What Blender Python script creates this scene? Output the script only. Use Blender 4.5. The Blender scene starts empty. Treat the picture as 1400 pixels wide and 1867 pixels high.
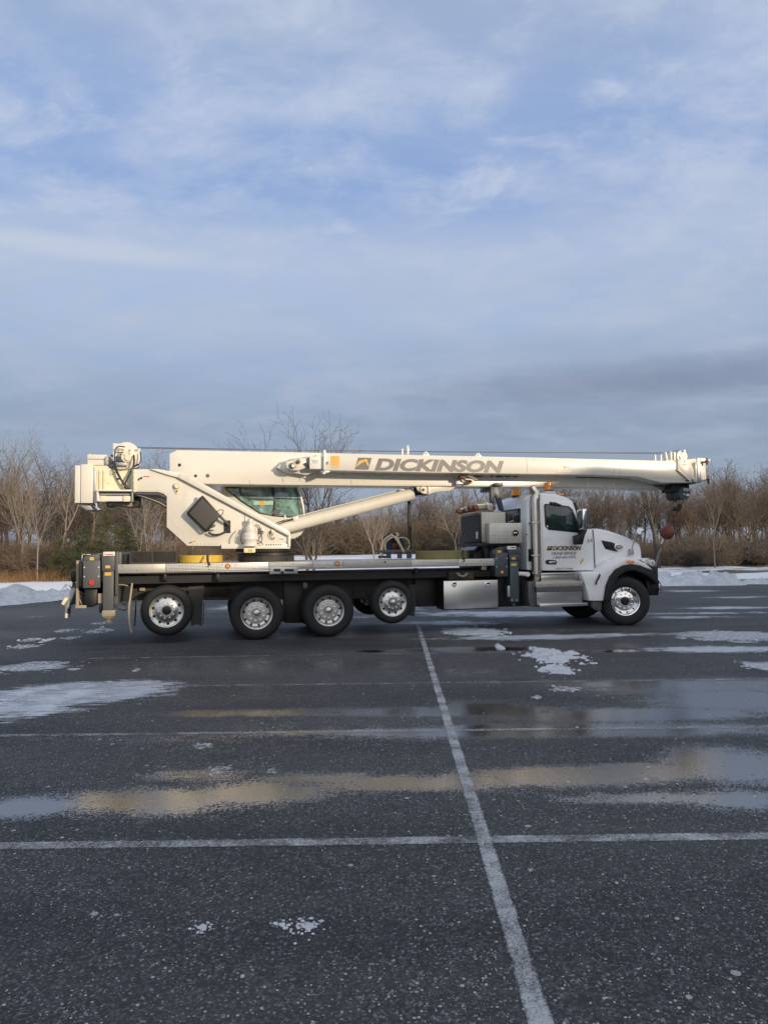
import bpy, bmesh, math, random
import numpy as np
from mathutils import Vector, Matrix, noise as mnoise
R = math.radians
sc = bpy.context.scene
COL = sc.collection
random.seed(4)
rng = np.random.default_rng(4)

# ------------------------------------------------------------------ camera
FPX = 1350.0
CAM = Vector((0, 0, 1.8))
cd = bpy.data.cameras.new('camera')
cam = bpy.data.objects.new('camera', cd)
COL.objects.link(cam)
cd.sensor_fit = 'VERTICAL'
cd.sensor_height = 36.0
cd.lens = FPX / 1867 * 36
cd.clip_start = 0.05
cd.clip_end = 5000
CR = Matrix.Rotation(R(90 + 2.82), 3, 'X') @ Matrix.Rotation(R(-0.68), 3, 'Z')
cam.matrix_world = Matrix.Translation(CAM) @ CR.to_4x4()
sc.camera = cam

# ------------------------------------------------------------------ sun, exposure
SAZ, SEL = R(-47), R(12.0)
SUN = Vector((math.cos(SAZ) * math.cos(SEL), math.sin(SAZ) * math.cos(SEL), math.sin(SEL)))
sd = bpy.data.lights.new('sun', 'SUN')
sd.energy = 3.05
sd.angle = R(0.55)
sd.color = (1.0, 0.81, 0.58)
so = bpy.data.objects.new('sun', sd)
so.rotation_euler = SUN.to_track_quat('Z', 'Y').to_euler()
COL.objects.link(so)
sc.view_settings.view_transform = 'Standard'
sc.view_settings.look = 'None'
sc.view_settings.gamma = 1
sc.view_settings.exposure = 0.15
sc.view_settings.use_curve_mapping = False


class NT:
    """small node helper"""
    def __init__(s, tree):
        s.t = tree; s.n = tree.nodes; s.l = tree.links
    def new(s, typ, **kw):
        n = s.n.new(typ)
        for k, v in kw.items(): setattr(n, k, v)
        return n
    def put(s, sock, v):
        if isinstance(v, bpy.types.NodeSocket): s.l.new(v, sock)
        elif v is not None: sock.default_value = v
    def m(s, op, a, b=None, c=None, clamp=False):
        n = s.new('ShaderNodeMath', operation=op); n.use_clamp = clamp
        s.put(n.inputs[0], a); s.put(n.inputs[1], b); s.put(n.inputs[2], c)
        return n.outputs[0]
    def mr(s, v, a, b, c=0.0, d=1.0, smooth=False):
        n = s.new('ShaderNodeMapRange')
        if smooth: n.interpolation_type = 'SMOOTHSTEP'
        s.put(n.inputs['Value'], v)
        for k, x in zip(('From Min', 'From Max', 'To Min', 'To Max'), (a, b, c, d)): s.put(n.inputs[k], x)
        return n.outputs['Result']
    def mix(s, f, a, b, mode='MIX'):
        n = s.new('ShaderNodeMix', data_type='RGBA', blend_type=mode)
        s.put(n.inputs['Factor'], f)
        s.put(n.inputs[6], (*a, 1) if isinstance(a, tuple) and len(a) == 3 else a)
        s.put(n.inputs[7], (*b, 1) if isinstance(b, tuple) and len(b) == 3 else b)
        return n.outputs[2]
    def noise(s, vec, scale, detail=4, rough=.55, dist=0.0, out='Fac'):
        n = s.new('ShaderNodeTexNoise')
        if vec is not None: s.l.new(vec, n.inputs['Vector'])
        n.inputs['Scale'].default_value = scale; n.inputs['Detail'].default_value = detail
        n.inputs['Roughness'].default_value = rough; n.inputs['Distortion'].default_value = dist
        return n.outputs[out]
    def mapping(s, vec, scale=(1, 1, 1), loc=(0, 0, 0), rot=(0, 0, 0)):
        n = s.new('ShaderNodeMapping')
        s.l.new(vec, n.inputs['Vector'])
        n.inputs['Scale'].default_value = scale; n.inputs['Location'].default_value = loc
        n.inputs['Rotation'].default_value = rot
        return n.outputs[0]


# ------------------------------------------------------------------ sky
world = bpy.data.worlds.new('World'); sc.world = world; world.use_nodes = True
w = NT(world.node_tree); w.n.clear()
out = w.new('ShaderNodeOutputWorld'); bg = w.new('ShaderNodeBackground')
w.l.new(bg.outputs[0], out.inputs[0])
sky = w.new('ShaderNodeTexSky', sky_type='NISHITA')
sky.sun_disc = False
sky.sun_elevation = SEL
sky.sun_rotation = math.atan2(SUN.x, SUN.y)
sky.altitude = 100; sky.air_density = 1.0; sky.dust_density = 1.2; sky.ozone_density = 1.5
STR = 0.13
bg.inputs['Strength'].default_value = STR
tc = w.new('ShaderNodeTexCoord')
sep = w.new('ShaderNodeSeparateXYZ'); w.l.new(tc.outputs['Generated'], sep.inputs[0])
X, Y, Z = sep.outputs
az = w.m('ARCTAN2', X, Y)
el = w.m('ARCSINE', Z)
elp = w.m('MAXIMUM', el, 0.0)
# veil clouds laid out on a high plane
dv = w.m('ADD', w.m('MAXIMUM', Z, 0.0), 0.22)
pc = w.new('ShaderNodeCombineXYZ')
w.l.new(w.m('DIVIDE', X, dv), pc.inputs[0]); w.l.new(w.m('DIVIDE', Y, dv), pc.inputs[1])
pv = w.mapping(pc.outputs[0], scale=(1.0, 1.7, 1), rot=(0, 0, R(-8)))
n1 = w.noise(pv, 1.5, 8, .62, .2)
n2 = w.noise(w.mapping(pc.outputs[0], scale=(2.6, 3.4, 1), rot=(0, 0, R(20)), loc=(3, 1, 0)), 2.0, 8, .60, .35)
aev = w.new('ShaderNodeCombineXYZ'); w.l.new(az, aev.inputs[0]); w.l.new(el, aev.inputs[1])
n3 = w.noise(w.mapping(aev.outputs[0], scale=(2.0, 11.0, 1), loc=(1.7, 0.3, 0)), 1.5, 5, .5, .3)
# sun-side glow, as thin cloud near a low sun has
dot = w.new('ShaderNodeVectorMath', operation='DOT_PRODUCT')
w.l.new(tc.outputs['Generated'], dot.inputs[0]); dot.inputs[1].default_value = SUN
sunw = w.mr(dot.outputs['Value'], -0.2, 1.0, 0.0, 1.0, True)


def ell(px, py, rx, ry, wob=0.35):
    a0 = math.atan((px - 700) / FPX); e0 = math.atan((933.5 - py) / FPX) + R(2.82) + (px - 700) / FPX * R(-0.68)
    u = w.m('DIVIDE', w.m('SUBTRACT', az, a0), rx / FPX)
    v = w.m('DIVIDE', w.m('SUBTRACT', el, e0), ry / FPX)
    d = w.m('SQRT', w.m('ADD', w.m('MULTIPLY', u, u), w.m('MULTIPLY', v, v)))
    d = w.m('ADD', d, w.m('MULTIPLY', w.m('SUBTRACT', n2, 0.5), wob * 3))
    return w.mr(d, 0.15, 1.1, 1.0, 0.0, True)


hcol = w.new('ShaderNodeValToRGB')
w.put(hcol.inputs[0], w.m('DIVIDE', elp, R(90)))
r = hcol.color_ramp
stops = [(0.0, (.27, .325, .425)), (0.07, (.245, .30, .41)), (0.105, (.245, .30, .42)), (0.15, (.325, .405, .565)), (0.19, (.385, .475, .655)), (0.235, (.365, .465, .675)), (0.29, (.265, .385, .655)), (0.34, (.275, .395, .655)), (0.40, (.34, .435, .63)), (1.0, (.34, .43, .61))]
r.elements[0].position = stops[0][0]; r.elements[0].color = (*stops[0][1], 1)
r.elements[1].position = stops[-1][0]; r.elements[1].color = (*stops[-1][1], 1)
for p_, c_ in stops[1:-1]:
    e_ = r.elements.new(p_); e_.color = (*c_, 1)
scl = w.new('ShaderNodeVectorMath', operation='SCALE')
w.l.new(hcol.outputs[0], scl.inputs[0]); scl.inputs['Scale'].default_value = 1.0 / STR 
thin = w.mix(0.84, sky.outputs[0], scl.outputs[0])          # clear air seen through thin high haze
ccol = w.mix(w.mr(el, R(6), R(26)), (.32 / STR, .38 / STR, .50 / STR), (.52 / STR, .575 / STR, .70 / STR))
f = w.mr(w.m('ADD', w.m('MULTIPLY', n1, .62), w.m('MULTIPLY', n2, .38)), 0.40, 0.66, 0.0, 0.8, True)
f = w.m('MAXIMUM', f, w.m('MULTIPLY', w.mr(n2, 0.42, 0.72, 0, .75, True), w.mr(el, R(8), R(22))))
colr = w.mix(f, thin, ccol)
colr = w.mix(w.m('MULTIPLY', w.mr(n3, 0.42, 0.75, 0, .45, True), w.mr(el, R(26), R(8))), colr, (.27 / STR, .33 / STR, .45 / STR))
colr = w.mix(w.m('MULTIPLY', ell(150, 494, 340, 24, .16), .7), colr, (.53 / STR, .58 / STR, .66 / STR))
colr = w.mix(w.m('MULTIPLY', ell(700, 480, 900, 75, .4), .5), colr, (.43 / STR, .50 / STR, .65 / STR))
colr = w.mix(w.m('MULTIPLY', ell(1160, 712, 520, 50, .16), .62), colr, (.205 / STR, .245 / STR, .345 / STR))
colr = w.mix(w.m('MULTIPLY', ell(1350, 715, 300, 30, .18), .3), colr, (.19 / STR, .23 / STR, .34 / STR))
glow = w.mix(w.m('MULTIPLY', sunw, 0.8), colr, (1.12 / STR, 1.10 / STR, 1.08 / STR))
w.l.new(glow, bg.inputs['Color'])


# ------------------------------------------------------------------ materials
MATS = {}
def mat(name, col, rough=.5, metal=0.0, var=.12, vscale=3.0, bump=0.0, bscale=60.0, dirt=0.0, dirtcol=(.16, .13, .10), spec=None, coat=0.0, emit=None, aniso=0, dirtlow=None):
    m = bpy.data.materials.new(name); m.use_nodes = True
    t = NT(m.node_tree); bs = t.n['Principled BSDF']
    tcn = t.new('ShaderNodeTexCoord'); ob = tcn.outputs['Object']
    n = t.noise(ob, vscale, 5, .6)
    dark = tuple(c * (1 - var) for c in col); lite = tuple(min(1, c * (1 + var * .6)) for c in col)
    c = t.mix(n, dark, lite)
    if dirt:
        dn = t.noise(t.mapping(ob, scale=(1, 1, .35)), 4.0, 8, .7, .3)
        df = t.mr(dn, .62 - dirt * .35, .85, 0, dirt)
        if dirtlow is not None:
            sz = t.new('ShaderNodeSeparateXYZ'); t.l.new(ob, sz.inputs[0])
            df = t.m('MULTIPLY', df, t.mr(sz.outputs[2], dirtlow[0], dirtlow[1], 1, .15))
        c = t.mix(df, c, dirtcol)
        t.put(bs.inputs['Roughness'], t.mr(df, 0, 1, rough, min(1, rough + .35)))
    else:
        t.put(bs.inputs['Roughness'], t.mr(n, .2, .8, max(.02, rough - .05), min(1, rough + .06)))
    t.l.new(c, bs.inputs['Base Color'])
    bs.inputs['Metallic'].default_value = metal
    if spec is not None: bs.inputs['Specular IOR Level'].default_value = spec
    if coat: bs.inputs['Coat Weight'].default_value = coat; bs.inputs['Coat Roughness'].default_value = .08
    if bump:
        b = t.new('ShaderNodeBump'); b.inputs['Strength'].default_value = bump; b.inputs['Distance'].default_value = .01
        t.l.new(t.noise(ob, bscale, 3, .6), b.inputs['Height']); t.l.new(b.outputs[0], bs.inputs['Normal'])
    if emit: bs.inputs['Emission Color'].default_value = (*emit[0], 1); bs.inputs['Emission Strength'].default_value = emit[1]
    MATS[name] = m
    return m


def diamond(name, col, rough, metal):
    m = mat(name, col, rough, metal, .15, 2.5, dirt=.35)
    t = NT(m.node_tree); bs = t.n['Principled BSDF']
    tcn = t.new('ShaderNodeTexCoord')
    v = t.mapping(tcn.outputs['Object'], scale=(1, 1, 1), rot=(0, R(45), 0))
    s = t.new('ShaderNodeSeparateXYZ'); t.l.new(v, s.inputs[0])
    a = t.m('SINE', t.m('MULTIPLY', s.outputs[0], 150)); b = t.m('SINE', t.m('MULTIPLY', s.outputs[2], 150))
    h = t.m('MAXIMUM', t.m('MULTIPLY', a, b), 0.0)
    bn = t.new('ShaderNodeBump'); bn.inputs['Strength'].default_value = .55; bn.inputs['Distance'].default_value = .008
    t.l.new(h, bn.inputs['Height']); t.l.new(bn.outputs[0], bs.inputs['Normal'])
    return m


WHITE = mat('crane_white', (.72, .685, .60), .30, 0, .06, 1.5, coat=.2, dirt=.34, dirtcol=(.42, .36, .27), bump=.015, bscale=3)
WHITE2 = mat('truck_white', (.84, .85, .86), .22, 0, .03, 1.2, coat=.6, dirt=.06, dirtcol=(.45, .43, .40))
CREAM = mat('cream_paint', (.78, .70, .48), .4, 0, .05, 2, dirt=.2, dirtcol=(.4, .33, .2))
JIBW = mat('boom_white', (.72, .685, .60), .27, 0, .05, 1.0, spec=.9, dirt=.24, dirtcol=(.5, .44, .34), bump=.01, bscale=2)
DGREY = mat('dark_grey_paint', (.085, .092, .095), .45, 0, .15, 4, dirt=.35, dirtcol=(.20, .17, .13))
SLATE = mat('slate_paint', (.055, .068, .085), .4, 0, .15, 4, dirt=.2, dirtcol=(.15, .14, .13))
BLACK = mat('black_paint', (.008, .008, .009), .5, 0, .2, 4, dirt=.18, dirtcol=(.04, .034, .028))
FRAME = mat('dirty_frame', (.024, .022, .020), .65, 0, .3, 3, dirt=.65, dirtcol=(.13, .108, .08), bump=.1, bscale=20)
RUBBER = mat('tyre_rubber', (.013, .013, .014), .75, 0, .3, 6, bump=.2, bscale=40, dirt=.30, dirtcol=(.055, .05, .045))
RUBL = mat('black_hose', (.02, .02, .02), .5, 0, .2, 8)
ALU = mat('wheel_aluminium', (.62, .62, .60), .30, 1, .12, 8, dirt=.45, dirtcol=(.22, .20, .17))
CHROME = mat('chrome', (.82, .82, .82), .08, 1, .05, 4)
STEEL = mat('stainless_steel', (.62, .61, .58), .28, 1, .12, 2, bump=.04, bscale=2.5, dirt=.25, dirtcol=(.25, .23, .2))
STACK = mat('exhaust_chrome', (.66, .60, .54), .22, 1, .1, 2, dirt=.5, dirtcol=(.25, .20, .16))
GALV = mat('galvanised', (.45, .46, .46), .5, .7, .15, 6, dirt=.3)
TAN = mat('dirty_tan', (.36, .31, .22), .7, 0, .25, 6, dirt=.4)
DIAM = diamond('diamond_plate', (.58, .56, .51), .38, .75)
EDGEP = mat('deck_edge_plain', (.45, .43, .38), .45, .5, .1, 3, dirt=.35)
YELLOW = mat('yellow_pad', (.62, .42, .05), .6, 0, .2, 6, dirt=.45, dirtcol=(.2, .14, .05))
OLIVE = mat('olive_pad', (.22, .19, .07), .7, 0, .25, 6, dirt=.4)
RUST = mat('rusty_red', (.20, .055, .035), .6, 0, .35, 9, dirt=.4, dirtcol=(.08, .035, .025), bump=.1)
AMBER = mat('amber_lens', (.85, .28, .02), .15, 0, .1, 30, coat=.6, emit=((1, .35, .03), .08))
RED = mat('red_lens', (.6, .02, .02), .2, 0, .1, 30, coat=.5, emit=((1, .03, .02), .15))
LABEL = mat('white_sticker', (.75, .72, .68), .5, 0, .1, 60)
LABELY = mat('amber_sticker', (.70, .42, .08), .5, 0, .25, 80)
INK = mat('dark_ink', (.03, .03, .03), .5)
INKR = mat('red_ink', (.5, .06, .05), .5)
GREYINK = mat('grey_lettering', (.13, .13, .13), .4)
GOLD = mat('gold_lettering', (.75, .42, .06), .4)
SLING = mat('tan_sling', (.55, .46, .30), .8, 0, .2, 30)
BLUE = mat('dark_blue_bag', (.02, .03, .07), .7, 0, .3, 12)
TEAL = None


def glass(name, col, rough=.05, trees=True):
    m = bpy.data.materials.new(name); m.use_nodes = True
    t = NT(m.node_tree); bs = t.n['Principled BSDF']
    tcn = t.new('ShaderNodeTexCoord')
    n = t.noise(tcn.outputs['Object'], 5.0, 6, .65, .6)
    c = t.mix(t.mr(n, .38, .66), tuple(x * .35 for x in col), tuple(min(1, x * 1.5) for x in col))
    t.l.new(c, bs.inputs['Base Color'])
    bs.inputs['Roughness'].default_value = rough
    bs.inputs['Coat Weight'].default_value = 1.0; bs.inputs['Coat Roughness'].default_value = .02
    bs.inputs['Alpha'].default_value = .80
    return m


TEAL = glass('teal_glass', (.24, .42, .40))
DGLASS = glass('dark_glass', (.02, .05, .045))

# ------------------------------------------------------------------ object helpers
def link(o, parent=None):
    COL.objects.link(o)
    if parent is not None: o.parent = parent
    return o


def tag(o, label=None, cat=None, group=None, kind=None):
    if label: o['label'] = label
    if cat: o['category'] = cat
    if group: o['group'] = group
    if kind: o['kind'] = kind
    return o


def empty(name, loc=(0, 0, 0), rz=0.0, label=None, cat=None, group=None):
    o = bpy.data.objects.new(name, None); COL.objects.link(o)
    o.empty_display_size = .2
    o.location = loc; o.rotation_euler = (0, 0, rz)
    return tag(o, label, cat, group)


class MB:
    def __init__(s): s.v = []; s.f = []; s.sm = []
    def add(s, vs, fs, smooth=False):
        b = len(s.v); s.v += [tuple(v) for v in vs]
        s.f += [tuple(i + b for i in f) for f in fs]; s.sm += [smooth] * len(fs)
        return s
    def box(s, a, b):
        x0, y0, z0 = a; x1, y1, z1 = b
        v = [(x0, y0, z0), (x1, y0, z0), (x1, y1, z0), (x0, y1, z0), (x0, y0, z1), (x1, y0, z1), (x1, y1, z1), (x0, y1, z1)]
        return s.add(v, [(0, 3, 2, 1), (4, 5, 6, 7), (0, 1, 5, 4), (1, 2, 6, 5), (2, 3, 7, 6), (3, 0, 4, 7)])
    def tube(s, pts, r, n=8, smooth=True, caps=True):
        pts = [Vector(p) for p in pts]
        rs = r if isinstance(r, (list, tuple)) else [r] * len(pts)
        base = len(s.v); up = None
        for i, p in enumerate(pts):
            d = (pts[min(i + 1, len(pts) - 1)] - pts[max(i - 1, 0)])
            if d.length < 1e-9: d = Vector((0, 0, 1))
            d.normalize()
            if up is None:
                up = Vector((0, 0, 1)) if abs(d.z) < .9 else Vector((1, 0, 0))
            a = d.cross(up).normalized(); b = d.cross(a).normalized(); up = -b if False else up
            for k in range(n):
                t = 2 * math.pi * k / n
                s.v.append(tuple(p + (a * math.cos(t) + b * math.sin(t)) * rs[i]))
        for i in range(len(pts) - 1):
            for k in range(n):
                k2 = (k + 1) % n
                s.f.append((base + i * n + k, base + i * n + k2, base + (i + 1) * n + k2, base + (i + 1) * n + k)); s.sm.append(smooth)
        if caps:
            s.f.append(tuple(base + k for k in range(n))[::-1]); s.sm.append(False)
            s.f.append(tuple(base + (len(pts) - 1) * n + k for k in range(n))); s.sm.append(False)
        return s
    def lathe(s, c, prof, axis='w', n=40, smooth=True, cap=True):
        """prof: list of (r, t): radius and distance along the axis"""
        base = len(s.v); c = Vector(c)
        for r_, t_ in prof:
            for k in range(n):
                a = 2 * math.pi * k / n
                if axis == 'w': p = c + Vector((math.cos(a) * r_, t_, math.sin(a) * r_))
                elif axis == 'z': p = c + Vector((math.cos(a) * r_, math.sin(a) * r_, t_))
                else: p = c + Vector((t_, math.cos(a) * r_, math.sin(a) * r_))
                s.v.append(tuple(p))
        for i in range(len(prof) - 1):
            for k in range(n):
                k2 = (k + 1) % n
                s.f.append((base + i * n + k, base + i * n + k2, base + (i + 1) * n + k2, base + (i + 1) * n + k)); s.sm.append(smooth)
        for i, rev in ((0, True), (len(prof) - 1, False)):
            if cap and prof[i][0] > 1e-5:
                f = tuple(base + i * n + k for k in range(n))
                s.f.append(f[::-1] if rev else f); s.sm.append(False)
        return s
    def build(s, name, m, parent=None, bevel=0.0, ang=35):
        me = bpy.data.meshes.new(name)
        me.from_pydata(s.v, [], s.f)
        bm = bmesh.new(); bm.from_mesh(me)
        bmesh.ops.remove_doubles(bm, verts=bm.verts, dist=1e-5)
        bmesh.ops.recalc_face_normals(bm, faces=bm.faces)
        if bevel:
            es = [e for e in bm.edges if len(e.link_faces) == 2 and e.calc_face_angle(0) > R(30)]
            try: bmesh.ops.bevel(bm, geom=es, offset=bevel, segments=2, profile=.5, affect='EDGES', clamp_overlap=True)
            except Exception: pass
        bm.to_mesh(me); bm.free()
        for p in me.polygons: p.use_smooth = True
        me.set_sharp_from_angle(angle=R(ang))
        me.materials.append(m)
        return link(bpy.data.objects.new(name, me), parent)


# ------------------------------------------------------------------ the truck's own frame: u along it, w away from the viewer, z up
def ray(px, py):
    return (CR @ Vector(((px - 700) / FPX, -(py - 933.5) / FPX, -1))).normalized()


def ground_pt(px, py, z=0.0):
    d = ray(px, py); t = (z - CAM.z) / d.z
    return CAM + d * t


G2 = ground_pt(468, 1167); GF = ground_pt(1141, 1141)
YAW = math.atan2(GF.y - G2.y, GF.x - G2.x)
UX = Vector((math.cos(YAW), math.sin(YAW), 0)); WX = Vector((-math.sin(YAW), math.cos(YAW), 0))
ORG = Vector((G2.x, G2.y, 0))
print('truck', ORG, math.degrees(YAW))


def P(px, py, w_=0.0, z_=None):
    d = ray(px, py)
    t = (ORG - CAM + WX * w_).dot(WX) / d.dot(WX)
    q = CAM + d * t - ORG
    return Vector((q.dot(UX), w_, q.z))


def RP(rpx, px, py, w_=0.0):
    """pixel length at that depth, in metres"""
    q = P(px, py, w_); q = ORG + UX * q.x + WX * q.y + Vector((0, 0, q.z))
    depth = (q - CAM).dot(CR @ Vector((0, 0, -1)))
    return rpx * depth / FPX


def plate(name, pts, w0, w1, m, parent, bevel=.006, mirror=None):
    """outline given as seen, standing at distance w0, with its real thickness to w1"""
    a = [P(p[0], p[1], p[2] if len(p) > 2 else w0) for p in pts]
    b = [Vector((q.x, (mirror - q.y) if mirror else w1, q.z)) for q in a]
    n = len(a)
    fs = [tuple(range(n))[::-1], tuple(range(n, 2 * n))] + [(i, (i + 1) % n, n + (i + 1) % n, n + i) for i in range(n)]
    mb = MB().add(a + b, fs)
    return mb.build(name, m, parent, bevel)


def rect(name, x0, y0, x1, y1, w0, w1, m, parent, bevel=.006):
    # true box: corners from the mean edges so that it stays upright
    a = P(x0, (y0 + y1) / 2, w0); b = P(x1, (y0 + y1) / 2, w0)
    t = P((x0 + x1) / 2, y0, w0).z; d = P((x0 + x1) / 2, y1, w0).z
    return MB().box((a.x, w0, d), (b.x, w1, t)).build(name, m, parent, bevel)


def disc(name, px, py, rpx, w0, w1, m, parent, n=28, bevel=0.0, r1=None):
    c = P(px, py, w0); r_ = RP(rpx, px, py, w0); rr = r_ if r1 is None else RP(r1, px, py, w0)
    return MB().lathe((c.x, 0, c.z), [(0, w0), (r_, w0), (rr, w1), (0, w1)], 'w', n).build(name, m, parent, bevel)


def tube(name, pts, rpx, m, parent, n=8, w_=None, sub=True):
    """tube through seen points; each is (px, py, w)"""
    q = [P(p[0], p[1], p[2] if len(p) > 2 else w_) for p in pts]
    if sub and len(q) > 2: q = smooth_path(q, 5)
    r_ = RP(rpx, pts[0][0], pts[0][1], pts[0][2] if len(pts[0]) > 2 else w_)
    return MB().tube(q, r_, n).build(name, m, parent)


def smooth_path(q, k):
    o = []
    for i in range(len(q) - 1):
        p0 = q[max(i - 1, 0)]; p1 = q[i]; p2 = q[i + 1]; p3 = q[min(i + 2, len(q) - 1)]
        for j in range(k):
            t = j / k
            o.append(.5 * ((2 * p1) + (p2 - p0) * t + (2 * p0 - 5 * p1 + 4 * p2 - p3) * t * t + (3 * p1 - p0 - 3 * p2 + p3) * t ** 3))
    o.append(q[-1])
    return o


def text(name, s, x0, y0, x1, y1, w_, m, parent, shear=0.0, bold=0.0, slope_to=None, thick=.004, base2=None):
    """lettering filling the seen box x0..x1, y0(top)..y1(baseline) on the plane w_; base2: (top, base) at right end"""
    cu = bpy.data.curves.new(name, 'FONT'); cu.body = s; cu.size = 1; cu.offset = bold; cu.shear = shear
    cu.extrude = 0; cu.resolution_u = 4
    tmp = bpy.data.objects.new('t', cu); COL.objects.link(tmp)
    bpy.context.view_layer.update()
    dg = bpy.context.evaluated_depsgraph_get()
    me = bpy.data.meshes.new_from_object(tmp.evaluated_get(dg))
    bpy.data.objects.remove(tmp)
    n = len(me.vertices); co = np.empty(n * 3); me.vertices.foreach_get('co', co); co = co.reshape(-1, 3)
    mn = co.min(0); mx = co.max(0); mn[1] = max(mn[1], -0.02) if ',' not in s else mn[1]
    tl = P(x0, y0, w_); bl = P(x0, y1, w_)
    t2, b2 = base2 if base2 else (y0, y1)
    tr = P(x1, t2, w_); br = P(x1, b2, w_)
    fx = (co[:, 0] - mn[0]) / (mx[0] - mn[0]); fy = (co[:, 1] - mn[1]) / (mx[1] - mn[1])
    for i in range(n):
        a = bl.lerp(br, fx[i]); b = tl.lerp(tr, fx[i]); q = a.lerp(b, fy[i])
        me.vertices[i].co = (q.x, w_, q.z)
    bm = bmesh.new(); bm.from_mesh(me)
    g = bmesh.ops.extrude_face_region(bm, geom=bm.faces[:])
    for v in [e for e in g['geom'] if isinstance(e, bmesh.types.BMVert)]: v.co.y += thick
    bmesh.ops.recalc_face_normals(bm, faces=bm.faces)
    bm.to_mesh(me); bm.free()
    for p_ in me.polygons: p_.use_smooth = False
    me.materials.clear(); me.materials.append(m); me.name = name
    return link(bpy.data.objects.new(name, me), parent)


def share(src, name, loc, parent, rot=None):
    o = bpy.data.objects.new(name, src.data); o.location = loc
    if rot: o.rotation_euler = rot
    return link(o, parent)

# ================================================================== GROUND
def fbm(x, y, sx, sy, seed, octv=4):
    """cheap value-noise fbm on arrays"""
    r_ = np.random.default_rng(seed); N = 256; tab = r_.random((N, N))
    tot = np.zeros_like(x); amp = 1; s_ = 0
    for o in range(octv):
        X_ = x * sx * 2 ** o + 37.1 * o; Y_ = y * sy * 2 ** o + 11.7 * o
        xi = np.floor(X_).astype(int); yi = np.floor(Y_).astype(int)
        fx = X_ - xi; fy = Y_ - yi; fx = fx * fx * (3 - 2 * fx); fy = fy * fy * (3 - 2 * fy)
        a = tab[xi % N, yi % N]; b = tab[(xi + 1) % N, yi % N]; c = tab[xi % N, (yi + 1) % N]; d = tab[(xi + 1) % N, (yi + 1) % N]
        tot += amp * ((a * (1 - fx) + b * fx) * (1 - fy) + (c * (1 - fx) + d * fx) * fy); s_ += amp; amp *= .5
    return tot / s_


def grid_mesh(name, xs, ys, zfun, m, attrs=None):
    XX, YY = np.meshgrid(xs, ys); ZZ = zfun(XX, YY)
    ny, nx = XX.shape
    me = bpy.data.meshes.new(name)
    me.vertices.add(nx * ny)
    me.vertices.foreach_set('co', np.stack([XX, YY, ZZ], -1).astype(np.float32).ravel())
    i = np.arange(ny - 1)[:, None] * nx + np.arange(nx - 1)[None]
    q = np.stack([i, i + 1, i + nx + 1, i + nx], -1).reshape(-1, 4)
    me.loops.add(q.size); me.polygons.add(len(q))
    me.loops.foreach_set('vertex_index', q.ravel().astype(np.int32))
    me.polygons.foreach_set('loop_start', np.arange(0, q.size, 4, dtype=np.int32))
    me.polygons.foreach_set('use_smooth', np.ones(len(q), bool))
    me.update(calc_edges=True)
    for k, fn in (attrs or {}).items():
        at = me.attributes.new(k, 'FLOAT', 'POINT'); at.data.foreach_set('value', fn(XX, YY).astype(np.float32).ravel())
    me.materials.append(m)
    return link(bpy.data.objects.new(name, me))


def spots(lst, X_, Y_, wob=.55, seed=5, sx=.8, sy=1.6):
    """elliptical patches given by where they are seen (px, py, rx, ry, strength)"""
    n1_ = fbm(X_, Y_, sx, sy, seed, 5) - .5
    n2_ = fbm(X_, Y_, sx * .35, sy * .5, seed + 1, 3) - .5
    tot = np.zeros_like(X_)
    for px, py, rx, ry, st in lst:
        c = ground_pt(px, py); a = ground_pt(px, py - ry); b = ground_pt(px, py + ry)
        ryw = (a.y - b.y) / 2; cy = (a.y + b.y) / 2; rxw = rx * c.y / FPX
        d = np.sqrt(((X_ - c.x - (Y_ - cy) * c.x / c.y * .0) / rxw) ** 2 + ((Y_ - cy) / ryw) ** 2)
        v = np.clip(1.25 - d + (n1_ * 1.3 + n2_ * 1.0) * wob, 0, 1) * st
        tot = np.maximum(tot, v)
    return tot


WET = [(620, 1298, 380, 10, .9), (380, 1301, 90, 9, 1), (800, 1297, 260, 12, 1), (930, 1297, 80, 14, 1), (1080, 1332, 460, 15, 1), (900, 1332, 150, 13, 1), (1180, 1303, 300, 15, .95),
       (1270, 1252, 280, 24, 1), (880, 1290, 110, 18, .8), (1340, 1276, 190, 28, 1), (1130, 1248, 160, 10, .9),
       (50, 1474, 130, 24, 1), (290, 1464, 260, 32, 1), (470, 1450, 200, 34, .95), (740, 1430, 330, 22, .85), (1020, 1416, 300, 24, .95), (600, 1420, 200, 16, .7),
       (1180, 1408, 160, 20, 1), (1340, 1398, 140, 42, 1), (1200, 1456, 250, 16, .75), (1340, 1458, 140, 24, .85), (700, 1334, 300, 8, .7), (360, 1414, 140, 14, .6),
       (850, 1184, 220, 5, 1), (680, 1187, 40, 3.5, 1), (1100, 1187, 130, 3.5, 1), (960, 1242, 140, 8, .5),
       (500, 1262, 400, 22, .42), (500, 1215, 450, 18, .40), (900, 1225, 300, 14, .40), (1100, 1180, 400, 10, .35), (300, 1345, 300, 12, .36), (760, 1330, 700, 44, .28), (760, 1440, 800, 70, .26), (700, 1160, 700, 14, .30)]
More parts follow.
